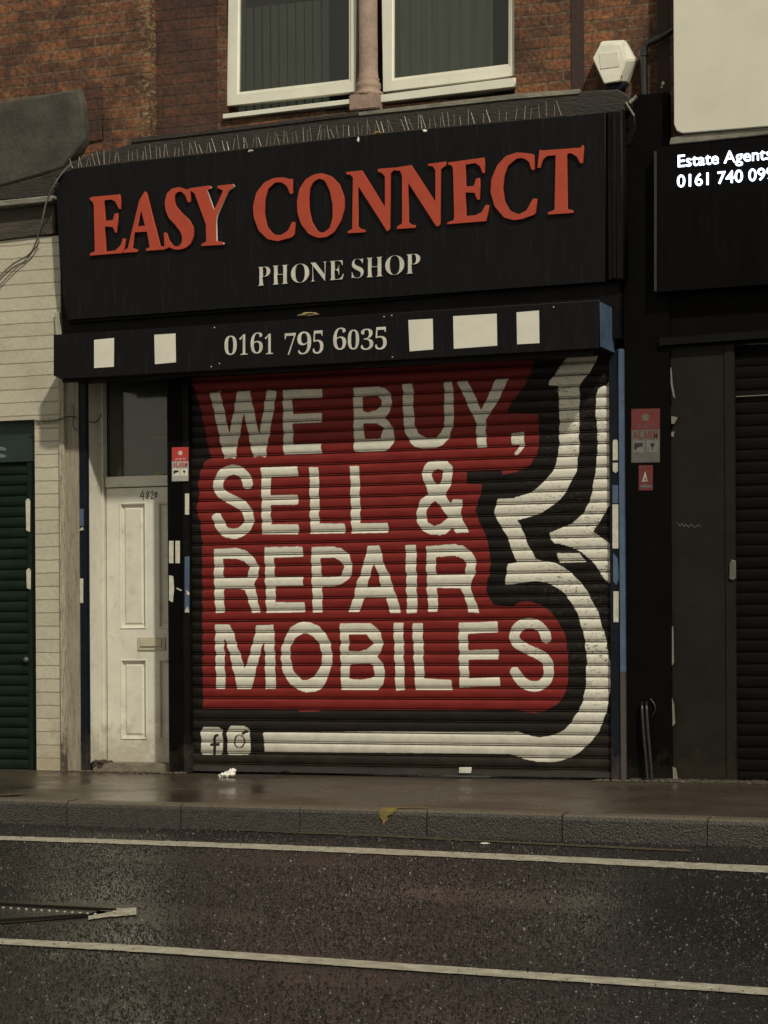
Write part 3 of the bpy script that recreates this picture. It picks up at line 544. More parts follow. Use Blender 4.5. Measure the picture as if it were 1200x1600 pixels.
# REPAIR
a3 = lambda pl: off(5, 300, 840, pl); b3 = lambda pl: off(5, 530, 840, pl)
w(a3([(173, 90), (350, 80), (430, 105), (490, 160), (522, 230), (520, 300), (485, 370), (510, 460), (535, 585), (468, 587), (440, 480), (415, 410), (360, 400), (250, 400), (255, 585), (185, 588), (175, 400)]), a3([(243, 165), (350, 165), (410, 185), (450, 230), (435, 310), (250, 315)]))
w(a3([(565, 75), (858, 70), (870, 148), (642, 158), (645, 305), (870, 305), (870, 375), (650, 380), (655, 505), (882, 505), (885, 582), (582, 588)]))
w([(486, 855), (520, 854), (533, 857), (545, 866), (550, 880), (550, 893), (545, 905), (535, 912), (522, 916), (503, 916), (504, 957), (489, 957), (487, 900)], [(501, 872), (522, 871), (533, 877), (538, 886), (533, 898), (528, 901), (502, 902)])
w(b3([(220, 65), (310, 60), (330, 130), (345, 200), (385, 280), (425, 400), (485, 590), (400, 590), (360, 465), (195, 465), (160, 580), (75, 580), (115, 450), (140, 340), (170, 270), (195, 180)]), b3([(268, 205), (295, 250), (325, 385), (215, 390), (240, 290)]))
w(b3([(515, 60), (598, 57), (608, 588), (528, 592)]))
w(b3([(677, 65), (900, 52), (970, 65), (1030, 110), (1065, 170), (1068, 270), (1020, 365), (1040, 440), (1095, 588), (1010, 585), (980, 470), (950, 395), (765, 392), (768, 580), (695, 580), (683, 390)]), b3([(752, 150), (900, 142), (965, 165), (995, 215), (980, 285), (758, 290)]))
# MOBILES
a4 = lambda pl: off(5, 300, 950, pl); b4 = lambda pl: off(5, 530, 950, pl)
w(a4([(180, 130), (298, 130), (330, 210), (360, 310), (415, 475), (470, 300), (505, 135), (640, 130), (650, 400), (655, 632), (575, 632), (570, 300), (560, 262), (530, 370), (465, 632), (355, 632), (290, 340), (262, 240), (252, 250), (262, 632), (190, 632)]))
w(a4([(835, 115), (870, 108), (925, 112), (1000, 145), (1050, 210), (1085, 290), (1100, 380), (1085, 470), (1055, 560), (1010, 630), (960, 655), (890, 660), (825, 635), (760, 590), (715, 510), (693, 400), (705, 290), (740, 200), (780, 145)]), a4([(870, 197), (900, 197), (950, 225), (1000, 290), (1020, 380), (1000, 470), (950, 540), (900, 562), (860, 562), (800, 500), (775, 430), (768, 370), (775, 290), (810, 230)]))
w(b4([(5, 120), (240, 118), (300, 160), (325, 195), (340, 280), (325, 340), (300, 375), (335, 430), (352, 480), (355, 550), (340, 600), (300, 640), (15, 640)]), b4([(75, 205), (215, 205), (265, 280), (215, 325), (150, 340), (75, 335)]), b4([(82, 440), (230, 432), (262, 450), (278, 530), (250, 548), (165, 562), (80, 550)]))
w(b4([(422, 115), (498, 115), (510, 640), (440, 645)]))
w(b4([(568, 120), (650, 120), (662, 550), (875, 562), (885, 640), (595, 640)]))
w([(716, 973), (777.5, 971), (777.5, 988), (731, 990), (731, 1016), (778, 1015), (779, 1030), (732, 1031), (732, 1060), (780, 1058), (782, 1072), (718, 1074)])
ws([(854.5, 1001), (850, 986), (840, 976), (826, 973), (812, 977), (804, 987), (803, 997), (809, 1006), (822, 1014), (840, 1021), (854, 1031), (858, 1043), (857, 1056), (850, 1068), (838, 1073.5), (824, 1071), (812, 1063), (802, 1046)], 16, 1)
# big white swirl
w([(888, 557), (935, 555), (926, 575), (906, 600), (905, 640), (905, 700), (901, 736), (888, 762), (876, 780), (858, 794), (844, 802), (826, 808), (808, 813), (813, 820), (818, 832), (824, 850), (832, 862), (837, 873), (846, 876), (868, 880), (880, 886), (894, 896), (905, 907), (917, 923), (926, 940), (934, 955), (940, 975), (946, 995), (951, 1020), (954, 1045), (954, 1075), (950, 1100), (945, 1120), (937, 1140), (925, 1158), (908, 1173), (893, 1183), (875, 1189), (858, 1191), (840, 1190), (820, 1186), (803, 1180), (795, 1178), (413, 1175), (412, 1144.5), (600, 1143), (810, 1143.5), (820, 1147), (830, 1150), (845, 1152), (860, 1150), (870, 1146), (882, 1140), (893, 1128), (903, 1112), (911, 1095), (915, 1075), (916, 1050), (917, 1030), (914, 1000), (909, 980), (903, 960), (893, 942), (885, 930), (872, 919), (855, 911), (838, 908), (825, 909), (812, 911), (790, 914), (788, 912), (792, 895), (793, 881), (807, 879), (800, 860), (793, 840), (783, 822), (776, 810), (771, 803), (774, 793), (778, 780), (800, 779), (828, 770), (840, 762), (852, 751), (864, 736), (871, 718), (874, 690), (874, 640), (872, 610), (873, 603), (857, 602), (858, 596), (870, 580), (880, 566)])
w([(960, 584), (948, 600), (935, 608), (931, 618), (931, 650), (934, 680), (933, 715), (930, 740), (926, 765), (921, 785), (913, 800), (903, 810), (893, 818), (880, 824), (858, 833), (860, 842), (865, 848), (880, 851), (895, 856), (908, 862), (920, 872), (930, 882), (940, 898), (948, 908), (960, 920)], [(960, 784), (949, 795), (940, 810), (927, 831), (940, 840), (950, 848), (960, 857)])
w([(870, 864), (874, 879), (916, 878), (906, 864)])
# icon tiles
w([(314, 1142), (318, 1136), (341, 1136), (348, 1141), (348, 1175), (346, 1179), (317, 1179), (314, 1174)]); w([(357, 1138), (360, 1134.5), (381, 1134.5), (388, 1138), (391, 1144), (391, 1176), (388, 1179.5), (357, 1179.5), (355, 1174), (355, 1142)])
white &= ~stroke([(342, 1148), (336.5, 1150), (334, 1156), (335, 1163), (335.5, 1181)], 4); white &= ~stroke([(328, 1163.5), (343, 1163)], 4.5)
white &= ~stroke([(374+8*math.cos(t*math.pi/7+.3), 1158.5+10*math.sin(t*math.pi/7+.2)) for t in range(15)], 2.2); white &= ~stroke([(379, 1147), (383, 1144), (388, 1143)], 4); white &= ~stroke([(383, 1140.5), (382, 1148)], 2.5)
def blur(a, k):
    a = a.astype(np.float32)
    for ax in (0, 1):
        s_ = np.zeros_like(a)
        for d in range(-k, k+1): s_ += np.roll(a, d, ax)
        a = s_/(2*k+1)
    return a
redf, whf = blur(red & ~white, 2), blur(white, 2)
# curtain geometry
prof = [(0.0, 0.004), (0.02, 0.013), (0.055, 0.013), (0.07, -0.001), (0.14, -0.002), (0.155, 0.006), (0.175, 0.006), (0.195, -0.0015), (0.26, -0.0042), (0.36, -0.0066), (0.48, -0.0083), (0.62, -0.0094), (0.74, -0.0094), (0.84, -0.0084), (0.92, -0.006), (0.975, -0.001)]
prof = prof+[]
NS = int(math.ceil((Z(627, 545, 0)-ZT0)/SL))+1
zs, ds, jn = [], [], []
for s_ in range(-1, NS):
    jit = random.uniform(-.0012, .0012)
    for t, d in prof:
        zs.append(ZT0+(s_+t)*SL); ds.append(d+jit); jn.append(1.0 if t < 0.06 else (0.35 if t > 0.95 or t < .2 else 0.0))
zs = np.array(zs); ds = np.array(ds); jn = np.array(jn)
k0 = np.searchsorted(zs, ZT0-SL*0.35); zs, ds, jn = zs[k0:], ds[k0:], jn[k0:]
xs_ = np.arange(XS0, XS1, 0.0038); nx, nz = len(xs_), len(zs)
Xg, Zg = np.meshgrid(xs_, zs); Dg = np.repeat(ds[:, None], nx, 1)
Dg = Dg + 0.004*np.sin(Xg*2.1+Zg*0.7)*np.sin(Zg*1.3)    # slight sag of the sheet
co = np.stack([Xg, Dg, Zg], -1).reshape(-1, 3)
idx = np.arange(nx*nz).reshape(nz, nx); quads = np.stack([idx[:-1, :-1], idx[:-1, 1:], idx[1:, 1:], idx[1:, :-1]], -1).reshape(-1, 4)
me = bpy.data.meshes.new('curtain'); me.vertices.add(len(co)); me.vertices.foreach_set('co', co.ravel().astype(np.float32))
me.loops.add(quads.size); me.loops.foreach_set('vertex_index', quads.ravel().astype(np.int32))
me.polygons.add(len(quads)); me.polygons.foreach_set('loop_start', (np.arange(len(quads))*4).astype(np.int32)); me.polygons.foreach_set('loop_total', np.full(len(quads), 4, np.int32)); me.update(calc_edges=True)
# plane point -> survey pixel (mural drawn on the mean plane of the sheet)
rel = np.stack([Xg, np.full_like(Xg, -0.008), Zg], -1)-np.array(CAM); zc = rel@np.array(fwd); u = 600+F*(rel@np.array(rr))/zc; v = YH-F*(rel@np.array(ur))/zc
u = u+0.5*np.sin(Zg*41+Xg*3)+0.35*np.sin(Zg*97); 
fx = np.clip((u-OX)*SC, 0, RW-2); fy = np.clip((v-OY)*SC, 0, RH-2); ix, iy = fx.astype(int), fy.astype(int)
col_ = np.zeros((nz*nx, 4), np.float32); col_[:, 0] = redf[iy, ix].ravel(); col_[:, 1] = whf[iy, ix].ravel(); col_[:, 2] = np.repeat(jn[:, None], nx, 1).ravel(); col_[:, 3] = 1
ca = me.color_attributes.new('paint', 'FLOAT_COLOR', 'POINT'); ca.data.foreach_set('color', col_.ravel())
def mural_mat():
    m = bpy.data.materials.new('painted_steel_slats'); m.use_nodes = True; N, L = nodes(m); b = N['Principled BSDF']
    at = N.new('ShaderNodeVertexColor'); at.layer_name = 'paint'; sp = N.new('ShaderNodeSeparateColor'); L.new(at.outputs[0], sp.inputs[0])
    tc = N.new('ShaderNodeTexCoord')
    def noise(scale, det, st=None):
        n = N.new('ShaderNodeTexNoise'); n.inputs['Scale'].default_value = scale; n.inputs['Detail'].default_value = det; n.inputs['Roughness'].default_value = .65
        if st:
            mp = N.new('ShaderNodeMapping'); mp.inputs['Scale'].default_value = st; L.new(tc.outputs['Object'], mp.inputs[0]); L.new(mp.outputs[0], n.inputs[0])
        else: L.new(tc.outputs['Object'], n.inputs[0])
        return n
    def rng(src, a, b_, c, d):
        r = N.new('ShaderNodeMapRange'); r.inputs[1].default_value = a; r.inputs[2].default_value = b_; r.inputs[3].default_value = c; r.inputs[4].default_value = d; L.new(src, r.inputs[0]); return r.outputs[0]
    def mix(f, a, b_):
        x = N.new('ShaderNodeMix'); x.data_type = 'RGBA'
        if isinstance(f, float): x.inputs[0].default_value = f
        else: L.new(f, x.inputs[0])
        for i, q in ((6, a), (7, b_)):
            if isinstance(q, tuple): x.inputs[i].default_value = (*q, 1)
            else: L.new(q, x.inputs[i])
        return x.outputs[2]
    def mul(a, b_):
        x = N.new('ShaderNodeMath'); x.operation = 'MULTIPLY'; L.new(a, x.inputs[0])
        if isinstance(b_, float): x.inputs[1].default_value = b_
        else: L.new(b_, x.inputs[1])
        return x.outputs[0]
    nr = noise(5, 5, (1, 1, 4)); 
    redc = mix(rng(nr.outputs[0], .35, .65, 0, 1), (0.145, 0.0115, 0.010), (0.19, 0.018, 0.015))
    blk = mix(rng(nr.outputs[0], .35, .65, 0, 1), (0.0045, 0.0034, 0.003), (0.0085, 0.0062, 0.0052))
    wh = mix(rng(noise(14, 6, (1, 1, 2)).outputs[0], .35, .7, 0, 1), (0.66, 0.64, 0.54), (0.56, 0.53, 0.43))
    thr = N.new('ShaderNodeMapRange'); thr.inputs[1].default_value = .3; thr.inputs[2].default_value = .7; L.new(sp.outputs[0], thr.inputs[0])
    thw = N.new('ShaderNodeMapRange'); thw.inputs[1].default_value = .3; thw.inputs[2].default_value = .7; L.new(sp.outputs[1], thw.inputs[0])
    c = mix(thr.outputs[0], blk, redc); c = mix(thw.outputs[0], c, wh)
    # chips / rust: mostly along the joints, plus specks in patches
    patch = rng(noise(2.3, 3).outputs[0], .40, .52, 0, 1)
    sx = N.new('ShaderNodeSeparateXYZ'); L.new(tc.outputs['Object'], sx.inputs[0]); side = rng(sx.outputs[0], .75, 1.35, 0.22, 1.0); zone = mul(rng(sx.outputs[2], 0.35, 0.8, 0.3, 1.0), side)
    chips = rng(noise(42, 8, (1, 1, 2.2)).outputs[0], .575, .61, 0, 1)
    jm = rng(noise(24, 6, (1, 1, 5)).outputs[0], .47, .55, 0, 1)
    cj = mul(mul(jm, sp.outputs[2]), zone); cs = mul(mul(chips, patch), mul(zone, .9))
    c = mix(mul(cj, .85), c, (0.055, 0.032, 0.015)); c = mix(cs, c, (0.045, 0.035, 0.025))
    # grime on joints, its colour also painting in the groove shade
    c = mix(mul(sp.outputs[2], .7), c, (0.02, 0.015, 0.011))
    # splash dirt at bottom
    gr = mul(rng(sx.outputs[2], 0.0, 0.5, 0.5, 0.0), rng(noise(7, 6).outputs[0], .35, .7, .3, 1)); c = mix(gr, c, (0.055, 0.043, 0.028))
    L.new(c, b.inputs['Base Color']); L.new(rng(nr.outputs[0], .3, .7, 0.42, .6), b.inputs['Roughness']); b.inputs['Specular IOR Level'].default_value = .22
    bp = N.new('ShaderNodeBump'); bp.inputs['Strength'].default_value = .25; bp.inputs['Distance'].default_value = .003; L.new(noise(30, 4).outputs[0], bp.inputs['Height']); L.new(bp.outputs[0], b.inputs['Normal'])
    return m
cur = link('curtain', me, mural_mat(), rs, True)
zlow = float(zs[0])
# bottom rail
pb = P(627, 1213, 0); zr0 = 0.012
box('bottom_rail', XS0, XS1, -0.016, 0.012, zr0, zlow+0.006, mat('dull_rail_paint', (0.03, 0.024, 0.021), .5, .3, 8, .2, 50, dirt=.4, dirtcol=(.09, .07, .045)), rs, 0.003)
# lock block
pp('lock', rect(717, 1199, 736, 1208), -0.03, 0.015, M_cream, rs, 0.002)
# guides
box('guide_rail', XS1-0.004, X(968, 900, -.04), -0.04, 0.05, 0, zH+0.02, M_navy, rs, 0.003)
gb = box('guide_rail', X(968, 900, -.05)+.001, X(976.5, 900, -.05), -0.055, 0.05, Z(972, 1050, -.05), Z(972, 545, -.05), M_blue, rs, 0.002)
box('guide_foot', X(968, 900, -.05)+.001, X(976.5, 900, -.05), -0.055, 0.05, 0.0, Z(972, 1050, -.05)-.001, mat('worn_grey_rail', (.055, .047, .042), .5, .35, 6, .2, 50, dirt=.4, stretch=(3, 3, .6)), rs, 0.002)
gb['label'] = 'blue painted right guide rail'
sticker('sticker', [(957.5, 690), (959, 687), (964, 687), (965.5, 690), (965.5, 719), (957.5, 719)], -0.0415, M_tag, 'topmost long pale sticker on the guide rail right of the mural')
sticker('sticker', [(957.5, 723), (965.5, 723), (965.5, 736), (962, 739), (957.5, 736)], -0.0415, M_tag, 'short pale sticker just below the topmost one on the right guide rail')
sticker('sticker', rect(957, 758, 966.5, 786), -0.0415, M_blue, 'blue scrap on the right guide rail between two pale stickers')
sticker('sticker', rect(957, 788, 966.5, 857), -0.0415, M_tag, 'tall pale sticker at mid height of the right guide rail')
sticker('sticker', [(958, 864), (965, 872), (967, 905), (963, 914), (958, 908)], -0.0415, M_blue, 'ragged blue scrap under the tall pale sticker')
sticker('sticker', rect(958.5, 924, 966.5, 972), -0.0415, M_tag, 'lowest worn pink and white sticker on the right guide rail')

# housing (box sign above)
PH = 0.38; YHF = -PH
tb = -0.057
ho = pp('housing', [(83.5, 523), (937, 468.5), (937, 544), (160, 589), (95, 592), (83.5, 587)], YHF, PH-0.02, M_black, rs, 0.004)
ho['label'] = 'long black shutter housing with a phone number and blank cream squares'
xe = P(937, 505, YHF).x; zt_, zb_ = P(937, 469, YHF).z, P(937, 544, YHF).z
box('end_plate', xe+0.001, xe+0.006, YHF+0.012, -0.03, zb_+0.01, zt_-0.01, M_blue, ho)
box('bottom_lip', X(100, 560, -.3), xe-0.05, YHF+0.05, YHF+0.09, Z(500, 571, -.3)-.03, Z(500, 571, -.3)+.02, M_blackp, ho)
for pl in ([(147, 531), (178, 528), (178, 573), (147, 575)], [(241, 523), (274, 521), (275, 566), (242, 569)], [(638, 500), (676, 498), (677, 546), (640, 549)], [(708, 494), (776, 490), (777, 540), (709, 545)], [(807, 488), (842, 485), (843, 536), (808, 538)]):
    pp('blank_square', pl, YHF-0.002, 0.002, M_patch, ho)
for ch, a, b_, t_, o_ in (('0', 350.8, 369.7, 524, 555), ('1', 374, 386.7, 522, 554.5), ('6', 391.6, 410.3, 519, 553), ('1', 414, 426.4, 521, 553.5), ('7', 444.8, 462, 520, 554.5), ('9', 464.6, 486, 517.5, 554), ('5', 488.7, 505, 516, 553), ('6', 520.7, 540.6, 511.5, 547), ('0', 543.4, 561, 514.6, 546.5), ('3', 563.8, 583, 513, 547), ('5', 586, 604, 510.4, 546.5)):
    place_glyph('digit', ch, a, b_, t_, o_, tb, YHF-0.003, 0.003, M_cream, ho, -0.012)
# seam screws on the housing
for x, y in ((330, 573), (335, 512), (600, 495), (612, 493), (613, 558), (865, 480), (343, 568)):
    bm = bmesh.new(); bmesh.ops.create_icosphere(bm, subdivisions=1, radius=0.005, matrix=Matrix.Translation(P(x, y, YHF-.002))); obj('screw', bm, M_cream, ho)
# ------------------------------------------------------------------ shop sign
sg = thing('shop_sign', 'long black fascia sign with red EASY CONNECT and white PHONE SHOP lettering', 'shop sign', P(530, 480, -0.16))
YF = -0.17
sign_poly = [(88, 305), (90, 292), (95, 280), (103, 270), (112, 264), (187, 255), (320, 241), (600, 208.5), (895, 181), (946, 175), (946, 440), (600, 465), (106, 500), (100, 470), (93, 400)]
pp('panel', sign_poly, YF, 0.03, M_black, sg, 0.003)
pp('sign_box', [(88, 310), (96, 285), (112, 270), (600, 214), (950, 182), (968, 180), (968, 434), (600, 470), (104, 505), (95, 440)], YF+0.031, 0.13, M_blackp, sg)
pp('side_moulding', [(949, 175), (972, 171), (975, 436), (949, 439)], YF+0.0, 0.12, M_blackp, sg, 0.012)
pp('side_moulding', [(955, 180), (961, 180), (963, 434), (957, 435)], YF-0.012, 0.02, M_blackp, sg, 0.004)
e1 = lambda pl: off(4, 120, 270, pl); e2 = lambda pl: off(4, 380, 240, pl); e3 = lambda pl: off(4, 640, 215, pl)
letters = [
 [e1([(80, 155), (95, 150), (268, 135), (278, 225), (262, 225), (240, 180), (215, 168), (172, 172), (175, 300), (225, 295), (235, 255), (255, 252), (252, 375), (238, 372), (225, 340), (175, 335), (180, 492), (240, 485), (275, 450), (288, 408), (302, 412), (294, 478), (284, 502), (80, 518), (85, 502), (112, 490), (105, 200), (98, 182), (82, 170)])],
 [e1([(425, 115), (435, 125), (520, 455), (552, 465), (550, 480), (432, 488), (432, 474), (455, 465), (437, 368), (362, 372), (345, 470), (380, 480), (378, 495), (288, 501), (292, 485), (318, 470), (390, 170)]), e1([(402, 238), (425, 330), (375, 335)])],
 [e1([(710, 185), (692, 185), (680, 145), (655, 118), (630, 118), (610, 140), (608, 175), (620, 210), (655, 250), (700, 290), (728, 340), (728, 400), (710, 445), (680, 470), (640, 482), (600, 478), (575, 463), (563, 475), (548, 475), (542, 372), (560, 372), (575, 420), (600, 455), (630, 462), (655, 440), (658, 400), (645, 365), (610, 320), (575, 285), (555, 240), (548, 190), (560, 130), (590, 100), (640, 88), (680, 103), (700, 100), (708, 106)])],
 [e1([(705, 95), (825, 80), (838, 85), (838, 98), (815, 108), (850, 210), (860, 230), (905, 130), (912, 110), (878, 95), (880, 80), (975, 70), (985, 80), (975, 95), (950, 110), (880, 260), (872, 300), (875, 425), (918, 435), (918, 450), (778, 458), (778, 445), (808, 430), (805, 320), (735, 130), (705, 108)])],
 [e2([(308, 255), (290, 250), (275, 205), (240, 180), (200, 180), (155, 220), (135, 290), (132, 380), (150, 460), (190, 505), (235, 510), (280, 480), (305, 425), (325, 428), (318, 510), (300, 525), (215, 548), (150, 535), (95, 480), (65, 400), (60, 330), (80, 245), (130, 180), (190, 152), (250, 148), (290, 160), (308, 155)])],
 [e2([(335, 300), (350, 220), (390, 160), (440, 130), (490, 122), (550, 140), (600, 190), (630, 270), (632, 340), (610, 420), (570, 490), (520, 522), (470, 528), (410, 505), (360, 440), (338, 370)]), e2([(410, 280), (415, 220), (440, 175), (475, 155), (510, 170), (540, 230), (558, 320), (558, 400), (540, 465), (500, 495), (465, 485), (430, 430), (412, 350)])],
 [e2([(642, 115), (742, 105), (885, 335), (885, 145), (870, 125), (840, 112), (842, 95), (940, 88), (940, 105), (922, 120), (918, 470), (900, 488), (720, 205), (716, 455), (735, 470), (762, 478), (762, 492), (652, 498), (652, 486), (680, 470), (685, 150), (668, 132), (645, 130)])],
 [[(615.3, 262), (642.5, 258), (680, 315), (680, 266), (676, 260), (669, 259), (668, 256), (696.5, 252.5), (697, 258), (689, 264), (688, 350), (685, 354), (681, 353), (638, 286), (638, 347), (643, 351), (649, 352), (649, 356), (620, 358), (620, 354), (628, 349), (628, 275), (625, 267), (615.3, 266)]],
 [e3([(240, 155), (465, 125), (472, 222), (455, 222), (440, 180), (410, 160), (350, 168), (350, 305), (400, 302), (415, 255), (438, 252), (440, 388), (422, 388), (405, 345), (350, 342), (352, 490), (410, 485), (450, 465), (475, 420), (495, 422), (480, 522), (235, 542), (235, 530), (275, 515), (278, 490), (270, 190), (262, 175), (240, 168)])],
 [e3([(780, 205), (760, 200), (745, 150), (710, 128), (670, 130), (615, 175), (590, 240), (582, 320), (595, 400), (625, 455), (680, 480), (730, 455), (770, 380), (797, 380), (785, 480), (700, 510), (650, 517), (590, 500), (530, 430), (505, 340), (510, 260), (545, 175), (600, 115), (670, 92), (740, 98), (778, 105)])],
 [e3([(812, 75), (830, 80), (1070, 62), (1080, 45), (1088, 52), (1085, 160), (1065, 160), (1045, 120), (1010, 98), (985, 100), (985, 445), (1020, 455), (1025, 470), (868, 482), (862, 468), (905, 450), (912, 110), (860, 115), (835, 135), (818, 190), (797, 188)])]]
def chaikin(p):
    q = []
    for a, b_ in zip(p, p[1:]+p[:1]):
        t = min(.25, 1.6/max(.01, math.hypot(b_[0]-a[0], b_[1]-a[1]))); q += [(a[0]+(b_[0]-a[0])*t, a[1]+(b_[1]-a[1])*t), (b_[0]-(b_[0]-a[0])*t, b_[1]-(b_[1]-a[1])*t)]
    return q
for i, pl in enumerate(letters):
    if i in (2, 4, 5, 9): pl = [chaikin(chaikin([(x, y) for x, y in p])) for p in pl]
    o = pp('letter', pl[0], YF-0.022-0.0006*(i % 3), 0.018, M_redl, sg, 0.0015, pl[1:])
    if i == 3:
        o['label'] = 'red letter Y with light painted cream on its right edge'; o.data.materials.append(M_cream)
        for p in o.data.polygons:
            if p.normal.x > 0.35: p.material_index = 1  # light on the right-facing sides put into the colour as cream
for ch, a, b_, t_, o_ in (('P', 402.3, 421.6, 416, 446.7), ('H', 425, 450.5, 413.5, 445), ('O', 454.7, 482.5, 411, 442.7), ('N', 484.5, 511.4, 408.5, 440.7), ('E', 514, 536, 406.4, 438), ('S', 549.6, 567.5, 403.6, 435.3), ('H', 571.7, 598.4, 401, 433.5), ('O', 602, 631, 398, 430.5), ('P', 634, 656, 396, 428)):
    place_glyph('letter', ch, a, b_, t_, o_, -0.078, YF-0.010, 0.010, M_cream, sg, -0.014)

# ledge over sign, gap under it
lg = pp('string_course', [(62, 275), (110, 252), (210, 222), (345, 206), (560, 178), (800, 151), (900, 143), (965, 139), (985, 150), (985, 172), (895, 186), (600, 214), (320, 247), (107, 270), (70, 285)], YW-0.19, 0.20, M_ledge, bb, 0.012)
pp('flashing', [(205, 216), (345, 201), (560, 174), (560, 180), (345, 207), (205, 223)], YW-0.20, 0.05, M_ledge, bb, 0.003)
pp('flashing', [(560, 175), (800, 147), (905, 139), (905, 146), (800, 155), (560, 181)], YW-0.20, 0.05, M_ledge2, bb, 0.003)
box('fascia_backing', X(100, 480, 0), X(972, 480, 0), -0.03, 0.2, zS-0.15, zb+0.15, M_blackp, bb)

# bird spikes: strips on the sign's top, each spike a part
def sign_top(px): 
    pts = [(107, 266), (187, 255.5), (320, 241.5), (600, 209), (895, 181.5), (946, 175.5)]
    for (a, b_), (c, d) in zip(pts, pts[1:]):
        if px <= c: return b_+(d-b_)*(px-a)/(c-a)
nst = 9; x_a, x_b = 112, 886
strip_names = ['bird spike strip above the letter E of EASY', 'bird spike strip above the S and Y of EASY', 'bird spike strip just right of the word EASY', 'bird spike strip above the first C and O of CONNECT', 'bird spike strip below the stone column', 'bird spike strip above the double N of CONNECT', 'bird spike strip above the second E of CONNECT', 'bird spike strip above the second C of CONNECT', 'bird spike strip above the final T of CONNECT']
for k in range(nst):
    a, b_ = x_a+(x_b-x_a)*k/nst, x_a+(x_b-x_a)*(k+1)/nst-2
    pa, pb_ = P(a, sign_top(a)-1, YF+.03), P(b_, sign_top(b_)-1, YF+.03)
    t = thing('bird_spikes', strip_names[k], 'bird spikes', pa, 'bird spikes along the top of the sign')
    bm = bmesh.new(); d = pb_-pa
    vv = [[bm.verts.new(c+Vector((0, dy, dz))) for dy, dz in ((-.012, -.004), (.012, -.004), (.012, .004), (-.012, .004))] for c in (pa, pb_)]
    for i in range(4): bm.faces.new([vv[0][i], vv[0][(i+1) % 4], vv[1][(i+1) % 4], vv[1][i]])
    bm.faces.new(vv[0]); bm.faces.new(vv[1]); obj('spike_base', bm, M_ledge, t)
    n = 12 if k < 7 else 7
    for i in range(n):
        if random.random() < 0.08: continue
        c = pa+d*((i+.5)/n)+Vector((random.uniform(-.008, .008), 0, 0)); h = random.uniform(.06, .105); lean = random.choice((-.03, -.008, .006, .02))*random.uniform(.4, 1.1)
        bm = bmesh.new(); tip = c+Vector((lean, random.uniform(-.03, .01), h)); r = .0024
        A = [bm.verts.new(c+Vector((r*math.cos(q_), r*math.sin(q_), 0))) for q_ in (0, 2.1, 4.2)]; B = [bm.verts.new(tip+Vector((r*.7*math.cos(q_), r*.7*math.sin(q_), 0))) for q_ in (0, 2.1, 4.2)]
        for j in range(3): bm.faces.new([A[j], A[(j+1) % 3], B[(j+1) % 3], B[j]])
        bm.faces.new(B); obj('spike', bm, M_wire, t)
# debris and droppings
def lump(name, px, py, Y, r, m, label, cat, sx=1.5, sz=.6):
    bm = bmesh.new(); c = P(px, py, Y); bmesh.ops.create_icosphere(bm, subdivisions=3, radius=r)
    for v_ in bm.verts:
        k_ = 1+.35*math.sin(v_.co.x/r*3+py)*math.cos(v_.co.z/r*4+px)+random.uniform(-.15, .15); v_.co = Vector((v_.co.x*sx, v_.co.y, v_.co.z*sz))*k_+c
    return tag(obj(name, bm, m), label, cat)
lump('debris', 482, 491, -.3, .022, M_straw, 'clump of yellow straw on top of the shutter housing above the phone number', 'debris', 3.0, .6)
lump('debris', 590, 208, YF+.01, .02, M_straw, 'yellow leaf scrap caught in the bird spikes below the column', 'debris', 1.6, .5)
lump('dropping', 392, 236, YF-.0, .014, M_tissue, 'white dropping on the sign top above the gap between the words', 'dropping', 1.4, .5)
lump('dropping', 664, 205, YF-.0, .014, M_tissue, 'white dropping on the sign top above the second N', 'dropping', 1, .8)
lump('dropping', 560, 218, YF-.0, .011, M_tissue, 'small white dropping on the sign top left of the column', 'dropping', .7, 1.3)

# ------------------------------------------------------------------ alarm box
ab = thing('alarm_box', 'cream hexagonal burglar alarm box on the brick wall', 'alarm box', P(960, 131, .05))
back = [(927, 92), (940, 64), (976, 62), (993, 93), (979, 128), (945, 131)]; front = [(926, 92), (938, 69.5), (969, 69), (978, 95), (966, 127), (944, 131)]
bm = bmesh.new(); A = [bm.verts.new(P(x, y, .03)) for x, y in back]; A0 = [bm.verts.new((v_.co.x, YW, v_.co.z)) for v_ in A]; B = [bm.verts.new(P(x, y, -.05)) for x, y in front]
for i in range(6):
    bm.faces.new([A[i], A[(i+1) % 6], B[(i+1) % 6], B[i]]); bm.faces.new([A0[i], A0[(i+1) % 6], A[(i+1) % 6], A[i]])
bm.faces.new(B); bm.faces.new(A0); bmesh.ops.bevel(bm, geom=bm.edges[:], offset=.006, segments=2, affect='EDGES'); obj('cover', bm, M_alarm, ab)
pp('label_panel', [(936, 84), (966, 80), (967, 104), (938, 108)], -.054, .005, M_patch, ab, .002)
pp('screw_hole', [(968, 118), (972, 117), (972, 121), (969, 121)], -.04, .004, M_ink, ab)
pp('lamp_lens', [(945, 131), (976, 129), (972, 140), (948, 141)], .0, .08, M_navy, ab, .004)

# ------------------------------------------------------------------ drainpipe
dp = thing('drainpipe', 'black bent drainpipe between the brick wall and the cream board', 'drainpipe', P(1008, 215, 0))
tube('pipe', [P(1060, 40, .02), P(1043, 52, .02), P(1024, 62, .02), P(1010, 68, .02), P(1006, 76, .02), P(1006, 90, .02), P(1007, 150, .02), P(1008, 230, .02)], .024, M_pipe, dp)
tube('pipe_collar', [P(1006, 78, .02), P(1006, 88, .02)], .031, M_pipe, dp)
# loose bracket right of the sign
br = thing('bracket', 'pale bent metal bracket sticking out at the top right corner of the black sign', 'bracket', P(985, 160, -.1))
tube('arm', [P(978, 160, -.1), P(984, 170, -.1), P(991, 181, -.1)], .007, M_ledge2, br)
tube('arm', [P(984, 161, -.1), P(995, 150, -.1)], .012, M_ledge2, br)
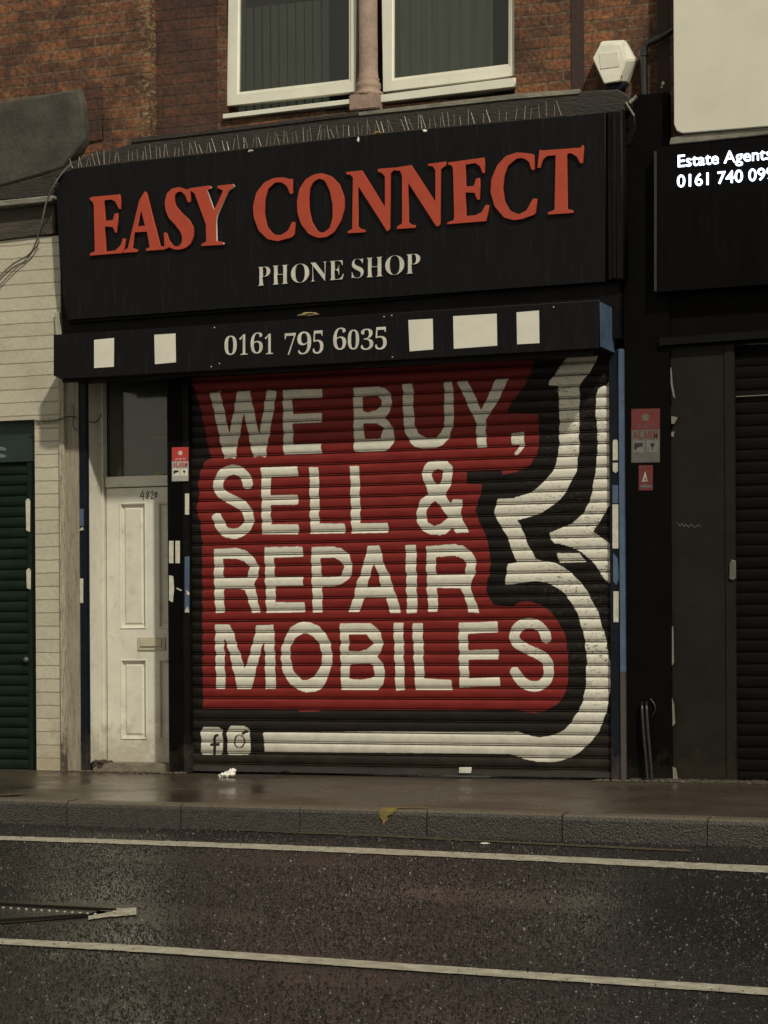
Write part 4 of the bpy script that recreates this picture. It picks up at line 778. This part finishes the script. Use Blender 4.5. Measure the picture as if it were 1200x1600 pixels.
# vertical lead at right of sign
pp('capping', [(972, 172), (992, 176), (994, 200), (986, 226), (975, 232)], -.04, .06, M_blackp, bb, .01)
bm = bmesh.new()
bm.free()
for x, y, s_ in ((1036, 130, .02), (1034, 136, .013), (1040, 196, .02), (1044, 203, .024), (1033, 192, .012), (1028, 222, .013), (1018, 195, .008), (1046, 190, .012)):
    bm = bmesh.new(); c = P(x, y, YW-.05); bmesh.ops.create_icosphere(bm, subdivisions=1, radius=s_*.8, matrix=Matrix.Translation(c) @ Matrix.Diagonal((.7, .2, .9, 1)) @ Matrix.Rotation(random.random(), 4, 'Y'))
    obj('paint_flake', bm, M_cream, bb)
box('corner_wall', X(1014, 170, YW-.05), X(1054, 170, YW-.05), YW-.045, YW+.02, Z(1035, 232, YW-.05), Z(1035, 150, YW-.05), M_brick_dark, bb)

# ------------------------------------------------------------------ left neighbour
lf = thing('neighbour_shop', 'white painted brick shop front with green shutter left of the phone shop', 'shop front', P(40, 1207, 0))
YL = -0.04
xa = -9.5
x85 = X(96, 700, YL); x55 = X(55.5, 900, YL); zl = Z(40, 656, YL); ztl = Z(40, 372, YL)
bm = bmesh.new(); abox(bm, xa, x85, YL, .5, zl, ztl); abox(bm, x55, x85, YL, .5, 0, zl); obj('wall', bm, M_tile, lf)
pp('pilaster_cap', [(56, 656), (96, 653), (96, 660), (56, 663)], YL-.008, .02, M_wood, lf)
# wooden trims between pilaster and navy post
box('timber_trim', X(93, 900, YL-.02), X(101, 900, YL-.02), YL-.02, .3, 0, zH+.02, M_wood, lf, .003)
box('timber_trim', X(103, 900, YL+.0), X(122, 900, YL+.0)+.004, YL+.01, .3, 0.0, zH+.02, mat('grey_cream_timber', (.27, .24, .17), .75, .3, 5, .6, 50, dirt=.85, dirtcol=(.07, .055, .033), stretch=(7, 7, .8), dthr=.54), lf)
# corner moulding up the sign's left side
pp('mould_strip', [(85, 488), (93, 488), (100, 590), (90, 590)], YL-.03, .05, M_wood, lf, .004)
# above: pale ledge, dark fascia band, render block
pp('fascia_band', [(-420, 400), (-420, 330), (86, 318), (86, 365), (0, 376)], YL-.02, .3, mat('sooty_timber_band', (.05, .04, .028), .8, .6, 5, .8, 25, stretch=(1, 1, 4)), lf, .01)
pp('ledge', [(-420, 345), (-420, 333), (0, 313), (82, 305), (82, 314), (0, 323)], YL-.10, .3, M_ledge2, lf, .008)
pp('upper_band', [(-420, 345), (-420, 310), (0, 290), (90, 268), (84, 306), (0, 313)], YL-.05, .35, M_ledge, lf, .01)
pp('render_block', [(-420, 330), (-420, 190), (0, 158), (60, 148), (122, 138), (128, 160), (133, 215), (100, 262), (60, 275), (0, 292)], YL-.06, .3, M_render, bb, .02)
pp('shaded_brick_strip', [(133, 130), (159, 128), (160, 218), (133, 222)], YW-.125, .03, M_brick_dark, bb)  # shadow beside the pier painted in as a strip of dark brick
bl = bmesh.new(); abox(bl, xa, xl, YW+.0, .6, ztl, zt); obj('upper_wall', bl, M_brick, lf)
# green shutter
gy = .06
gs = thing('roller_shutter', 'dark green roller shutter at the left edge beside the white brick pilaster', 'roller shutter', P(20, 1205, gy))
def slats(name, x0, x1, z0, z1, Y, pitch, amp, m, parent):
    bm = bmesh.new(); n = int((z1-z0)/pitch); prev = None
    pr = [(0, 0), (.03, .006), (.07, .006), (.1, 0), (.25, -amp*.45), (.5, -amp*.7), (.75, -amp*.6), (.95, -.001)]
    for i in range(n):
        for t, d in pr:
            z = z0+(i+t)*pitch; cur_ = (bm.verts.new((x0, Y+d, z)), bm.verts.new((x1, Y+d, z)))
            if prev: bm.faces.new([prev[0], prev[1], cur_[1], cur_[0]])
            prev = cur_
    return obj(name, bm, m, parent, False)
slats('curtain', xa, X(43, 900, gy)+.05, -.01, Z(20, 722, gy)+.07, gy, .0755, .012, M_green, gs)
box('guide_rail', X(43, 900, gy-.02), x55, gy-.02, .3, 0, Z(30, 722, gy), M_green, gs, .003)
pn = box('housing', xa, x55, gy-.03, .3, Z(30, 722, gy)+.001, zl, M_greenp, gs)
for x0_, y0_, x1_, y1_ in ((40, 779, 47, 831), (41, 888, 48, 921)):
    pp('lock_plate', [(x0_, y0_+3), (x0_+3, y0_), (x1_-2, y0_), (x1_, y0_+4), (x1_, y1_), (x0_+1, y1_-2)], gy-.024, .003, M_tag, gs)
bm = bmesh.new(); bmesh.ops.create_uvsphere(bm, u_segments=12, v_segments=8, radius=.022, matrix=Matrix.Translation(P(41, 1031, gy-.02))); obj('knob', bm, mat('dull_metal', (.07, .07, .06), .35, .2, 9, 0), gs, True)
for yy_ in (701, 712): pp('logo_mark', [(-30, yy_-2), (4, yy_-3), (10, yy_), (9, yy_+3), (-30, yy_+4)], gy-.033, .002, mat('faded_logo', (.10, .13, .12), .6, .3, 30, 0), gs)
# cables
cb = tube('cable', [P(112, 256, YF-.01), P(98, 268, YF-.03), P(84, 290, YF-.05), P(72, 315, YL-.13), P(66, 345, YL-.12), P(58, 375, YL-.06), P(48, 398, YL-.03), P(28, 407, YL-.02), P(10, 420, YL-.02), P(-15, 447, YL-.02)], .006, M_cable); tag(cb, 'grey cable looping from the sign corner down onto the white brick wall', 'cable')
cb = tube('cable', [P(62, 378, YL-.03), P(44, 404, YL-.02), P(28, 416, YL-.02), P(12, 432, YL-.02), P(-15, 462, YL-.02)], .004, M_cable); tag(cb, 'thinner cable on the white brick wall just under the looping one', 'cable')
cb = tube('cable', [P(50, 657, YL-.01), P(75, 659, YL-.03), P(92, 656, YL-.04), P(108, 649, YL-.03), P(119, 652, YL-.0)], .004, M_pipe); tag(cb, 'black cable along the lintel from the green shutter to the navy post', 'cable')
cb = tube('cable', [P(114, 632, YL), P(116, 648, YL), P(113, 660, YL), P(116, 671, YL), P(121, 673, YL)], .003, M_pipe); tag(cb, 'short looped black wire on the grey timber beside the navy post', 'cable')
cb = tube('cable', [(xj+.004, .02, Z(145, 658, .0)), (xj+.01, .08, Z(150, 660, .05)), (xj+.008, .15, Z(158, 655, .1)), (xj+.006, .2, Z(163, 645, .2))], .003, M_pipe); tag(cb, 'thin wire curling across the white door jamb', 'cable')
# grime and paper at post foot
lump('litter', 121, 1209, -.07, .014, M_tissue, 'tiny white scrap on the pavement at the foot of the navy post', 'litter', 1.5, .4)

# ------------------------------------------------------------------ right neighbour
rn = thing('estate_agency', 'black estate agent shop front right of the blue guide rail', 'shop front', P(1100, 1225, 0))
YR = -0.03; xpr = X(1048, 900, YR); xpl = X(977, 900, YR)+.001
pil = box('pillar', xpl, xpr, YR, .5, 0, zb+.3, M_pillar, rn)
for pl in ([(1047.5, 575), (1049, 574), (1051, 600), (1055, 622), (1052, 620), (1048, 600)], [(1049, 650), (1059, 652), (1054, 662), (1049, 662)], [(1049, 675), (1054, 674), (1052, 683), (1049, 681)], [(1050, 978), (1052, 980), (1053, 1035), (1050, 1040)], [(1050, 1090), (1053, 1100), (1055, 1130), (1051, 1135)], [(1051, 1198), (1056, 1200), (1060, 1220), (1052, 1222)]):
    bm = bmesh.new(); ps = [P(x, y, YR-.003) for x, y in pl]; A = [bm.verts.new(c) for c in ps]; B = [bm.verts.new(c+Vector((0, .003, 0))) for c in ps]; bm.faces.new(A)
    for i in range(len(A)): bm.faces.new([A[i], A[(i+1) % len(A)], B[(i+1) % len(A)], B[i]])
    obj('paint_flake', bm, M_flake, pil)
xr2 = 9.0
box('door_panel', xpr, X(1149, 900, .0), .0, .4, -0.01, Z(1100, 540, 0), M_greydoor, rn)
box('panel_trim', X(1134, 900, -.01), X(1149, 900, -.01), -.01, .02, -0.01, Z(1100, 540, 0), M_greydoor, rn)
rsh = thing('roller_shutter', 'nearly black roller shutter at the right edge beside the charcoal panel', 'roller shutter', P(1190, 1225, .03))
slats('curtain', X(1149, 900, .03), xr2, -.01, Z(1170, 538, .03), .03, .0755, .008, M_darksh, rsh)
box('backing', X(1149, 900, .03), xr2, .06, .1, 0.0, Z(1170, 538, .03), M_pillar, rsh)
pp('scuff_line', [(1150, 619), (1205, 616), (1205, 617.2), (1150, 620.2)], .012, .004, M_flake, rsh)
pp('door_handle', [(1140, 880), (1143, 874), (1149, 876), (1150, 903), (1146, 907), (1139, 904)], -.026, .014, M_grst2, rn, .003)
pp('soffit_board', [(1030, 528), (1420, 500), (1420, 512), (1030, 540)], -.06, .4, M_blackp, rn)
box('upper_front', xpr, xr2, .0, .5, Z(1100, 539, 0), Z(1100, 440, 0), M_pillar, rn)
fs = thing('estate_agent_sign', 'black fascia sign with glowing white Estate Agents lettering and phone number', 'shop sign', P(1110, 450, -.12))
pp('panel', [(1022, 230), (1480, 182), (1480, 425), (1022, 457)], -.12, .12, mat('matt_black_fascia', (.0022, .0019, .0019), .55, .4, 3, .05, 30, dirt=.4, dirtcol=(.009, .008, .007), stretch=(4, 4, .5), spec=.06), fs, .003)
pp('edge_trim', [(1022, 236), (1026, 236), (1026, 455), (1022, 455)], -.124, .01, mat('grey_edge', (.013, .012, .011), .5, .2, 9, 0), fs)
def led_text(txt, x0, x1, base, cap, slope):
    me = glyph(txt, .022); co = np.zeros(len(me.vertices)*3); me.vertices.foreach_get('co', co); co = co.reshape(-1, 3)
    return me, co
def led_word(txt, xstart, scale, base, slope):
    # one mesh per glyph, advance measured from the font
    x = 0.0; prevw = 0
    for i, ch in enumerate(txt):
        cu = bpy.data.curves.new('t', 'FONT'); cu.body = txt[:i+1]; cu.offset = .002; cu.extrude = .5
        o = bpy.data.objects.new('t', cu); mf = bpy.data.meshes.new_from_object(o); bpy.data.objects.remove(o)
        cu = None
        if ch == ' ': bpy.data.meshes.remove(mf); continue
        c1 = np.zeros(len(mf.vertices)*3); mf.vertices.foreach_get('co', c1); c1 = c1.reshape(-1, 3); wfull = c1[:, 0].max(); bpy.data.meshes.remove(mf)
        me = glyph(ch, .002); c2 = np.zeros(len(me.vertices)*3); me.vertices.foreach_get('co', c2); c2 = c2.reshape(-1, 3)
        c2[:, 0] += wfull-c2[:, 0].max(); out = np.zeros_like(c2)
        for k in range(len(c2)):
            px = xstart+c2[k, 0]*scale*1.0; py = base-c2[k, 1]*scale+slope*(px-xstart); q_ = P(px, py, -.135); out[k] = (q_.x, -.135+(.5-c2[k, 2])*.013, q_.z)
        me.vertices.foreach_set('co', out.ravel()); me.update(); link('letter' if ch.isalpha() else 'digit', me, M_led, fs)
led_word('Estate Agents', 1057, 27.0, 261, -.085)
led_word('0161 740 099', 1057, 27.5, 292.5, -.085)
bd = thing('blank_board', 'large blank cream board above the estate agent sign', 'board', P(1120, 205, -.15))
pp('board', [(1050, -420), (1480, -480), (1480, 168), (1200, 197), (1066, 208), (1057, 204), (1053, 194)], -.15, .05, M_board, bd, .004)
pp('lower_ledge', [(1048, 215), (1068, 211), (1480, 172), (1480, 186), (1200, 210), (1045, 226)], -.13, .2, M_ledge2, rn, .006)
box('upper_wall', xr+.001, xr2, YW-.08, .5, Z(1100, 440, 0), zt, M_brick, rn)
alarm_sticker('alarm_sticker', 986.5, 639, 1031, 723, 672, YR-.004, M_redst2, M_grst2, 'large dull red and grey alarm warning sticker on the black pillar', M_grst2)
st = thing('warning_sticker', 'small red sticker with a white triangle below the large alarm sticker', 'sticker', P(1008, 767, YR))
pp('backing', rect(998, 727, 1020, 766), YR-.004, .002, M_redst2, st)
pp('triangle', [(1008, 736), (1012, 752), (1003, 753)], YR-.006, .001, M_grst, st, 0, [[(1008.5, 745), (1009.5, 750.5), (1006, 751)]])
pp('text_strip', rect(1000, 758, 1018, 762), YR-.006, .001, M_grst2, st)
# faint chalk scrawl on the charcoal panel
o = obj('chalk_scrawl', strokes_mesh([[(1059, 817), (1062, 822), (1066, 818), (1069, 823), (1072, 819), (1076, 824), (1080, 819), (1085, 824), (1092, 820), (1095, 823)]], .0018, -.002), mat('chalk', (.10, .09, .075), .9, .3, 40, 0), rn)
# conduits at the foot of the pillar
for a_, lab in ((1003, 'left of two thin black pipes rising at the foot of the black pillar'), (1010, 'right of two thin black pipes rising at the foot of the black pillar')):
    o = tube('pipe', [P(a_, 1098, YR), P(a_, 1100, YR-.03), P(a_+.5, 1110, YR-.05), P(a_+3, 1150, YR-.055), P(a_+7, 1190, YR-.055), P(a_+9, 1222, YR-.055)], .010, M_pipe); tag(o, lab, 'pipe')
o = tube('pipe', [P(1018, 1120, YR-.01), P(1024, 1112, YR-.015), P(1024, 1100, YR-.015), P(1016, 1092, YR-.01)], .004, M_pipe); tag(o, 'small curled wire beside the thin pipes at the pillar foot', 'cable')

# ------------------------------------------------------------------ grit along the wall foot, litter
bm = bmesh.new()
for k in range(300):
    px = random.choice((random.uniform(935, 1240), random.uniform(935, 1080), random.uniform(100, 300), random.uniform(100, 300))); yb_ = -.02 if 300 < px < 955 else YR
    x = X(px, 1215, 0); s_ = random.uniform(.003, .013)
    bmesh.ops.create_icosphere(bm, subdivisions=1, radius=s_, matrix=Matrix.Translation((x, yb_-.02-abs(random.gauss(0, .05)), s_*.3)) @ Matrix.Rotation(random.random()*3, 4, 'Z') @ Matrix.Diagonal((1.6, 1, .6, 1)))
o = obj('grit', bm, M_grime); o['kind'] = 'stuff'; o['label'] = 'grit and dirt gathered along the foot of the shop fronts'
# low dirt fillet
bm = bmesh.new(); prev = None
for k in range(90):
    px = 985+(1260-985)*k/89; x = X(px, 1222, YR); w_ = .05+.03*math.sin(k*.7)+random.uniform(0, .02); cur_ = (bm.verts.new((x, YR-.0, .012+random.uniform(0, .008))), bm.verts.new((x, YR-w_*.5, .008)), bm.verts.new((x, YR-w_, -.002)))
    if prev:
        for j in range(2): bm.faces.new([prev[j], prev[j+1], cur_[j+1], cur_[j]])
    prev = cur_
o = obj('silt', bm, M_grime); o['kind'] = 'stuff'; o.data.materials[0] = mat('dark_silt', (.04, .032, .02), .85, .5, 25, .6, 50); o['label'] = 'brown silt at the foot of the black pillar and charcoal panel'
def gl(px, py): return G(px, py, 0)
bm = bmesh.new(); c = gl(356, 1214)
for dx, dy, dz, s_ in ((-.035, 0, .012, .02), (-.01, .01, .018, .024), (.02, 0, .026, .026), (.03, .01, .04, .022), (.036, -.01, .02, .02), (-.055, -.005, .007, .012), (0, -.02, .012, .018)):
    bmesh.ops.create_icosphere(bm, subdivisions=3, radius=s_, matrix=Matrix.Translation(c+Vector((dx, dy, dz))) @ Matrix.Diagonal((1.2, .9, .75, 1)))
for v_ in bm.verts: n_ = math.sin(v_.co.x*260)*math.cos(v_.co.z*310+v_.co.y*200); v_.co += Vector((.003*n_, .003*math.sin(v_.co.z*280), .0035*math.cos(v_.co.x*330)))
tag(obj('crumpled_tissue', bm, M_tissue), 'crumpled white tissue on the pavement at the bottom left of the mural', 'litter')
bm = bmesh.new(); c = gl(445, 1212); n = 14
for i in range(n+1):
    for j in range(5):
        s_ = i/n; wv = math.sin(s_*math.pi)*.028; bm.verts.new(c+Vector(((s_-.5)*.12, (j-2)/2*wv, .006+.03*math.sin(s_*2.4)*(.6+.4*((j-2)/2)**2)+.004*math.sin(i*2+j))))
bm.verts.ensure_lookup_table()
for i in range(n):
    for j in range(4): bm.faces.new([bm.verts[i*5+j], bm.verts[(i+1)*5+j], bm.verts[(i+1)*5+j+1], bm.verts[i*5+j+1]])
bmesh.ops.solidify(bm, geom=bm.faces[:], thickness=.002)
tag(obj('dead_leaf', bm, M_leaf), 'curled brown dead leaf at the foot of the painted shutter', 'leaf')
lump('litter', 108, 1276, 0, .001, M_tissue, 'x', 'litter') if False else None
c = G(107, 1284, ZR); bm = bmesh.new(); bmesh.ops.create_icosphere(bm, subdivisions=2, radius=.012, matrix=Matrix.Translation(c+Vector((0, 0, .006))) @ Matrix.Diagonal((1.3, 1, .5, 1))); tag(obj('litter', bm, M_tissue), 'tiny white speck of litter in the gutter at the left kerb joint', 'litter')
c = G(758, 1319, ZR); bm = bmesh.new(); bmesh.ops.create_icosphere(bm, subdivisions=2, radius=.015, matrix=Matrix.Translation(c+Vector((0, 0, .004))) @ Matrix.Diagonal((1.8, 1, .3, 1))); tag(obj('litter', bm, M_tissue), 'flat pale scrap in the gutter right of the yellow kerb mark', 'litter')

# ------------------------------------------------------------------ asphalt chippings: faceted stones standing proud of the road
rng = np.random.default_rng(11); NST = 270000
ya_, yb_ = G(600, 1640, ZR).y, kerb_y(0)-.01
cx_ = rng.uniform(-4.6, 4.6, NST); cy_ = ya_+(yb_-ya_)*rng.random(NST)
cx_ = cx_ + CAM.x*(yb_+2-cy_)*0.045
keep = cy_ < (kerb_y(0)+(kerb_y(1)-kerb_y(0))*cx_-.012)
# thin the stones on the two painted lines and inside the drain cover
def lane(px0, py0, px1, py1): a, b_ = G(px0, py0, ZR), G(px1, py1, ZR); return a, (b_.y-a.y)/(b_.x-a.x)
for (p0, p1, hw, kp) in (((0, 1309), (1200, 1357.5), .075, .3), ((0, 1470), (1200, 1548), .062, .28)):
    a, sl = lane(*p0, *p1); d = np.abs(cy_-(a.y+sl*(cx_-a.x))); keep &= (d > hw) | (rng.random(NST) < kp)
a = G(90, 1426, ZR); keep &= ~((np.abs(cy_-a.y) < .32) & (cx_ < G(170, 1426, ZR).x))
# smoother worn patches
pn_ = np.sin(cx_*1.7+.6*np.sin(cy_*2.3))*np.cos(cy_*3.1+cx_*.4); keep &= (pn_ < .55) | (rng.random(NST) < .35)
a = G(1080, 1378, ZR); keep &= ~((((cx_-a.x)/.55)**2+((cy_-a.y)/.10)**2) < 1)
cx_, cy_ = cx_[keep], cy_[keep]; n = len(cx_)
r_ = rng.uniform(.0022, .0056, n)
base = np.array([[1, 0, 0], [0, 1, 0], [-1, 0, 0], [0, -1, 0], [0, 0, 1], [0.3, 0.2, .75]], np.float32)[:5]
V = np.repeat(base[None], n, 0)*(1+rng.uniform(-.38, .38, (n, 5, 3))); V[:, 4, :2] = rng.uniform(-.45, .45, (n, 2)); ang = rng.random(n)*6.283
ca_, sa_ = np.cos(ang)[:, None], np.sin(ang)[:, None]; x_ = V[..., 0]*ca_-V[..., 1]*sa_; y_ = V[..., 0]*sa_+V[..., 1]*ca_
hgt = rng.uniform(.35, 1.0, n); hgt[rng.random(n) < .3] *= 1.9
V = np.stack([cx_[:, None]+x_*r_[:, None], cy_[:, None]+y_*r_[:, None], ZR-.0006+np.maximum(V[..., 2], -.1)*(r_*hgt)[:, None]], -1)
tri = np.array([[0, 1, 4], [1, 2, 4], [2, 3, 4], [3, 0, 4]]); T = (np.arange(n)[:, None, None]*5+tri[None]).reshape(-1, 3)
me = bpy.data.meshes.new('asphalt_chippings'); me.vertices.add(n*5); me.vertices.foreach_set('co', V.reshape(-1).astype(np.float32))
me.loops.add(T.size); me.loops.foreach_set('vertex_index', T.ravel().astype(np.int32)); me.polygons.add(len(T)); me.polygons.foreach_set('loop_start', (np.arange(len(T))*3).astype(np.int32)); me.polygons.foreach_set('loop_total', np.full(len(T), 3, np.int32)); me.update(calc_edges=True)
tone = np.repeat(rng.random(n)[:, None], 5, 1).ravel().astype(np.float32); cc = np.ones((n*5, 4), np.float32); cc[:, 0] = tone; cc[:, 1] = np.repeat(rng.random(n)[:, None], 5, 1).ravel()
ca = me.color_attributes.new('tone', 'FLOAT_COLOR', 'POINT'); ca.data.foreach_set('color', cc.ravel())
m = bpy.data.materials.new('wet_chipping'); m.use_nodes = True; N, L = nodes(m); b = N['Principled BSDF']
at = N.new('ShaderNodeVertexColor'); at.layer_name = 'tone'; sp = N.new('ShaderNodeSeparateColor'); L.new(at.outputs[0], sp.inputs[0])
cr = N.new('ShaderNodeValToRGB'); cr.color_ramp.elements[0].color = (.005, .0046, .0045, 1); cr.color_ramp.elements[1].color = (.22, .21, .19, 1); cr.color_ramp.elements[1].position = 1
e = cr.color_ramp.elements.new(.55); e.color = (.012, .0108, .0100, 1); e = cr.color_ramp.elements.new(.88); e.color = (.030, .027, .024, 1); e = cr.color_ramp.elements.new(.965); e.color = (.10, .095, .085, 1)  # palest few stones stand in for glints, sparkle put into their colour
L.new(sp.outputs[0], cr.inputs[0]); L.new(cr.outputs[0], b.inputs['Base Color'])
r = N.new('ShaderNodeMapRange'); r.inputs[3].default_value = .10; r.inputs[4].default_value = .30; L.new(sp.outputs[1], r.inputs[0]); L.new(r.outputs[0], b.inputs['Roughness'])
o = link('asphalt_chippings', me, m); o['kind'] = 'stuff'; o['label'] = 'wet glinting stone chippings of the road surface'
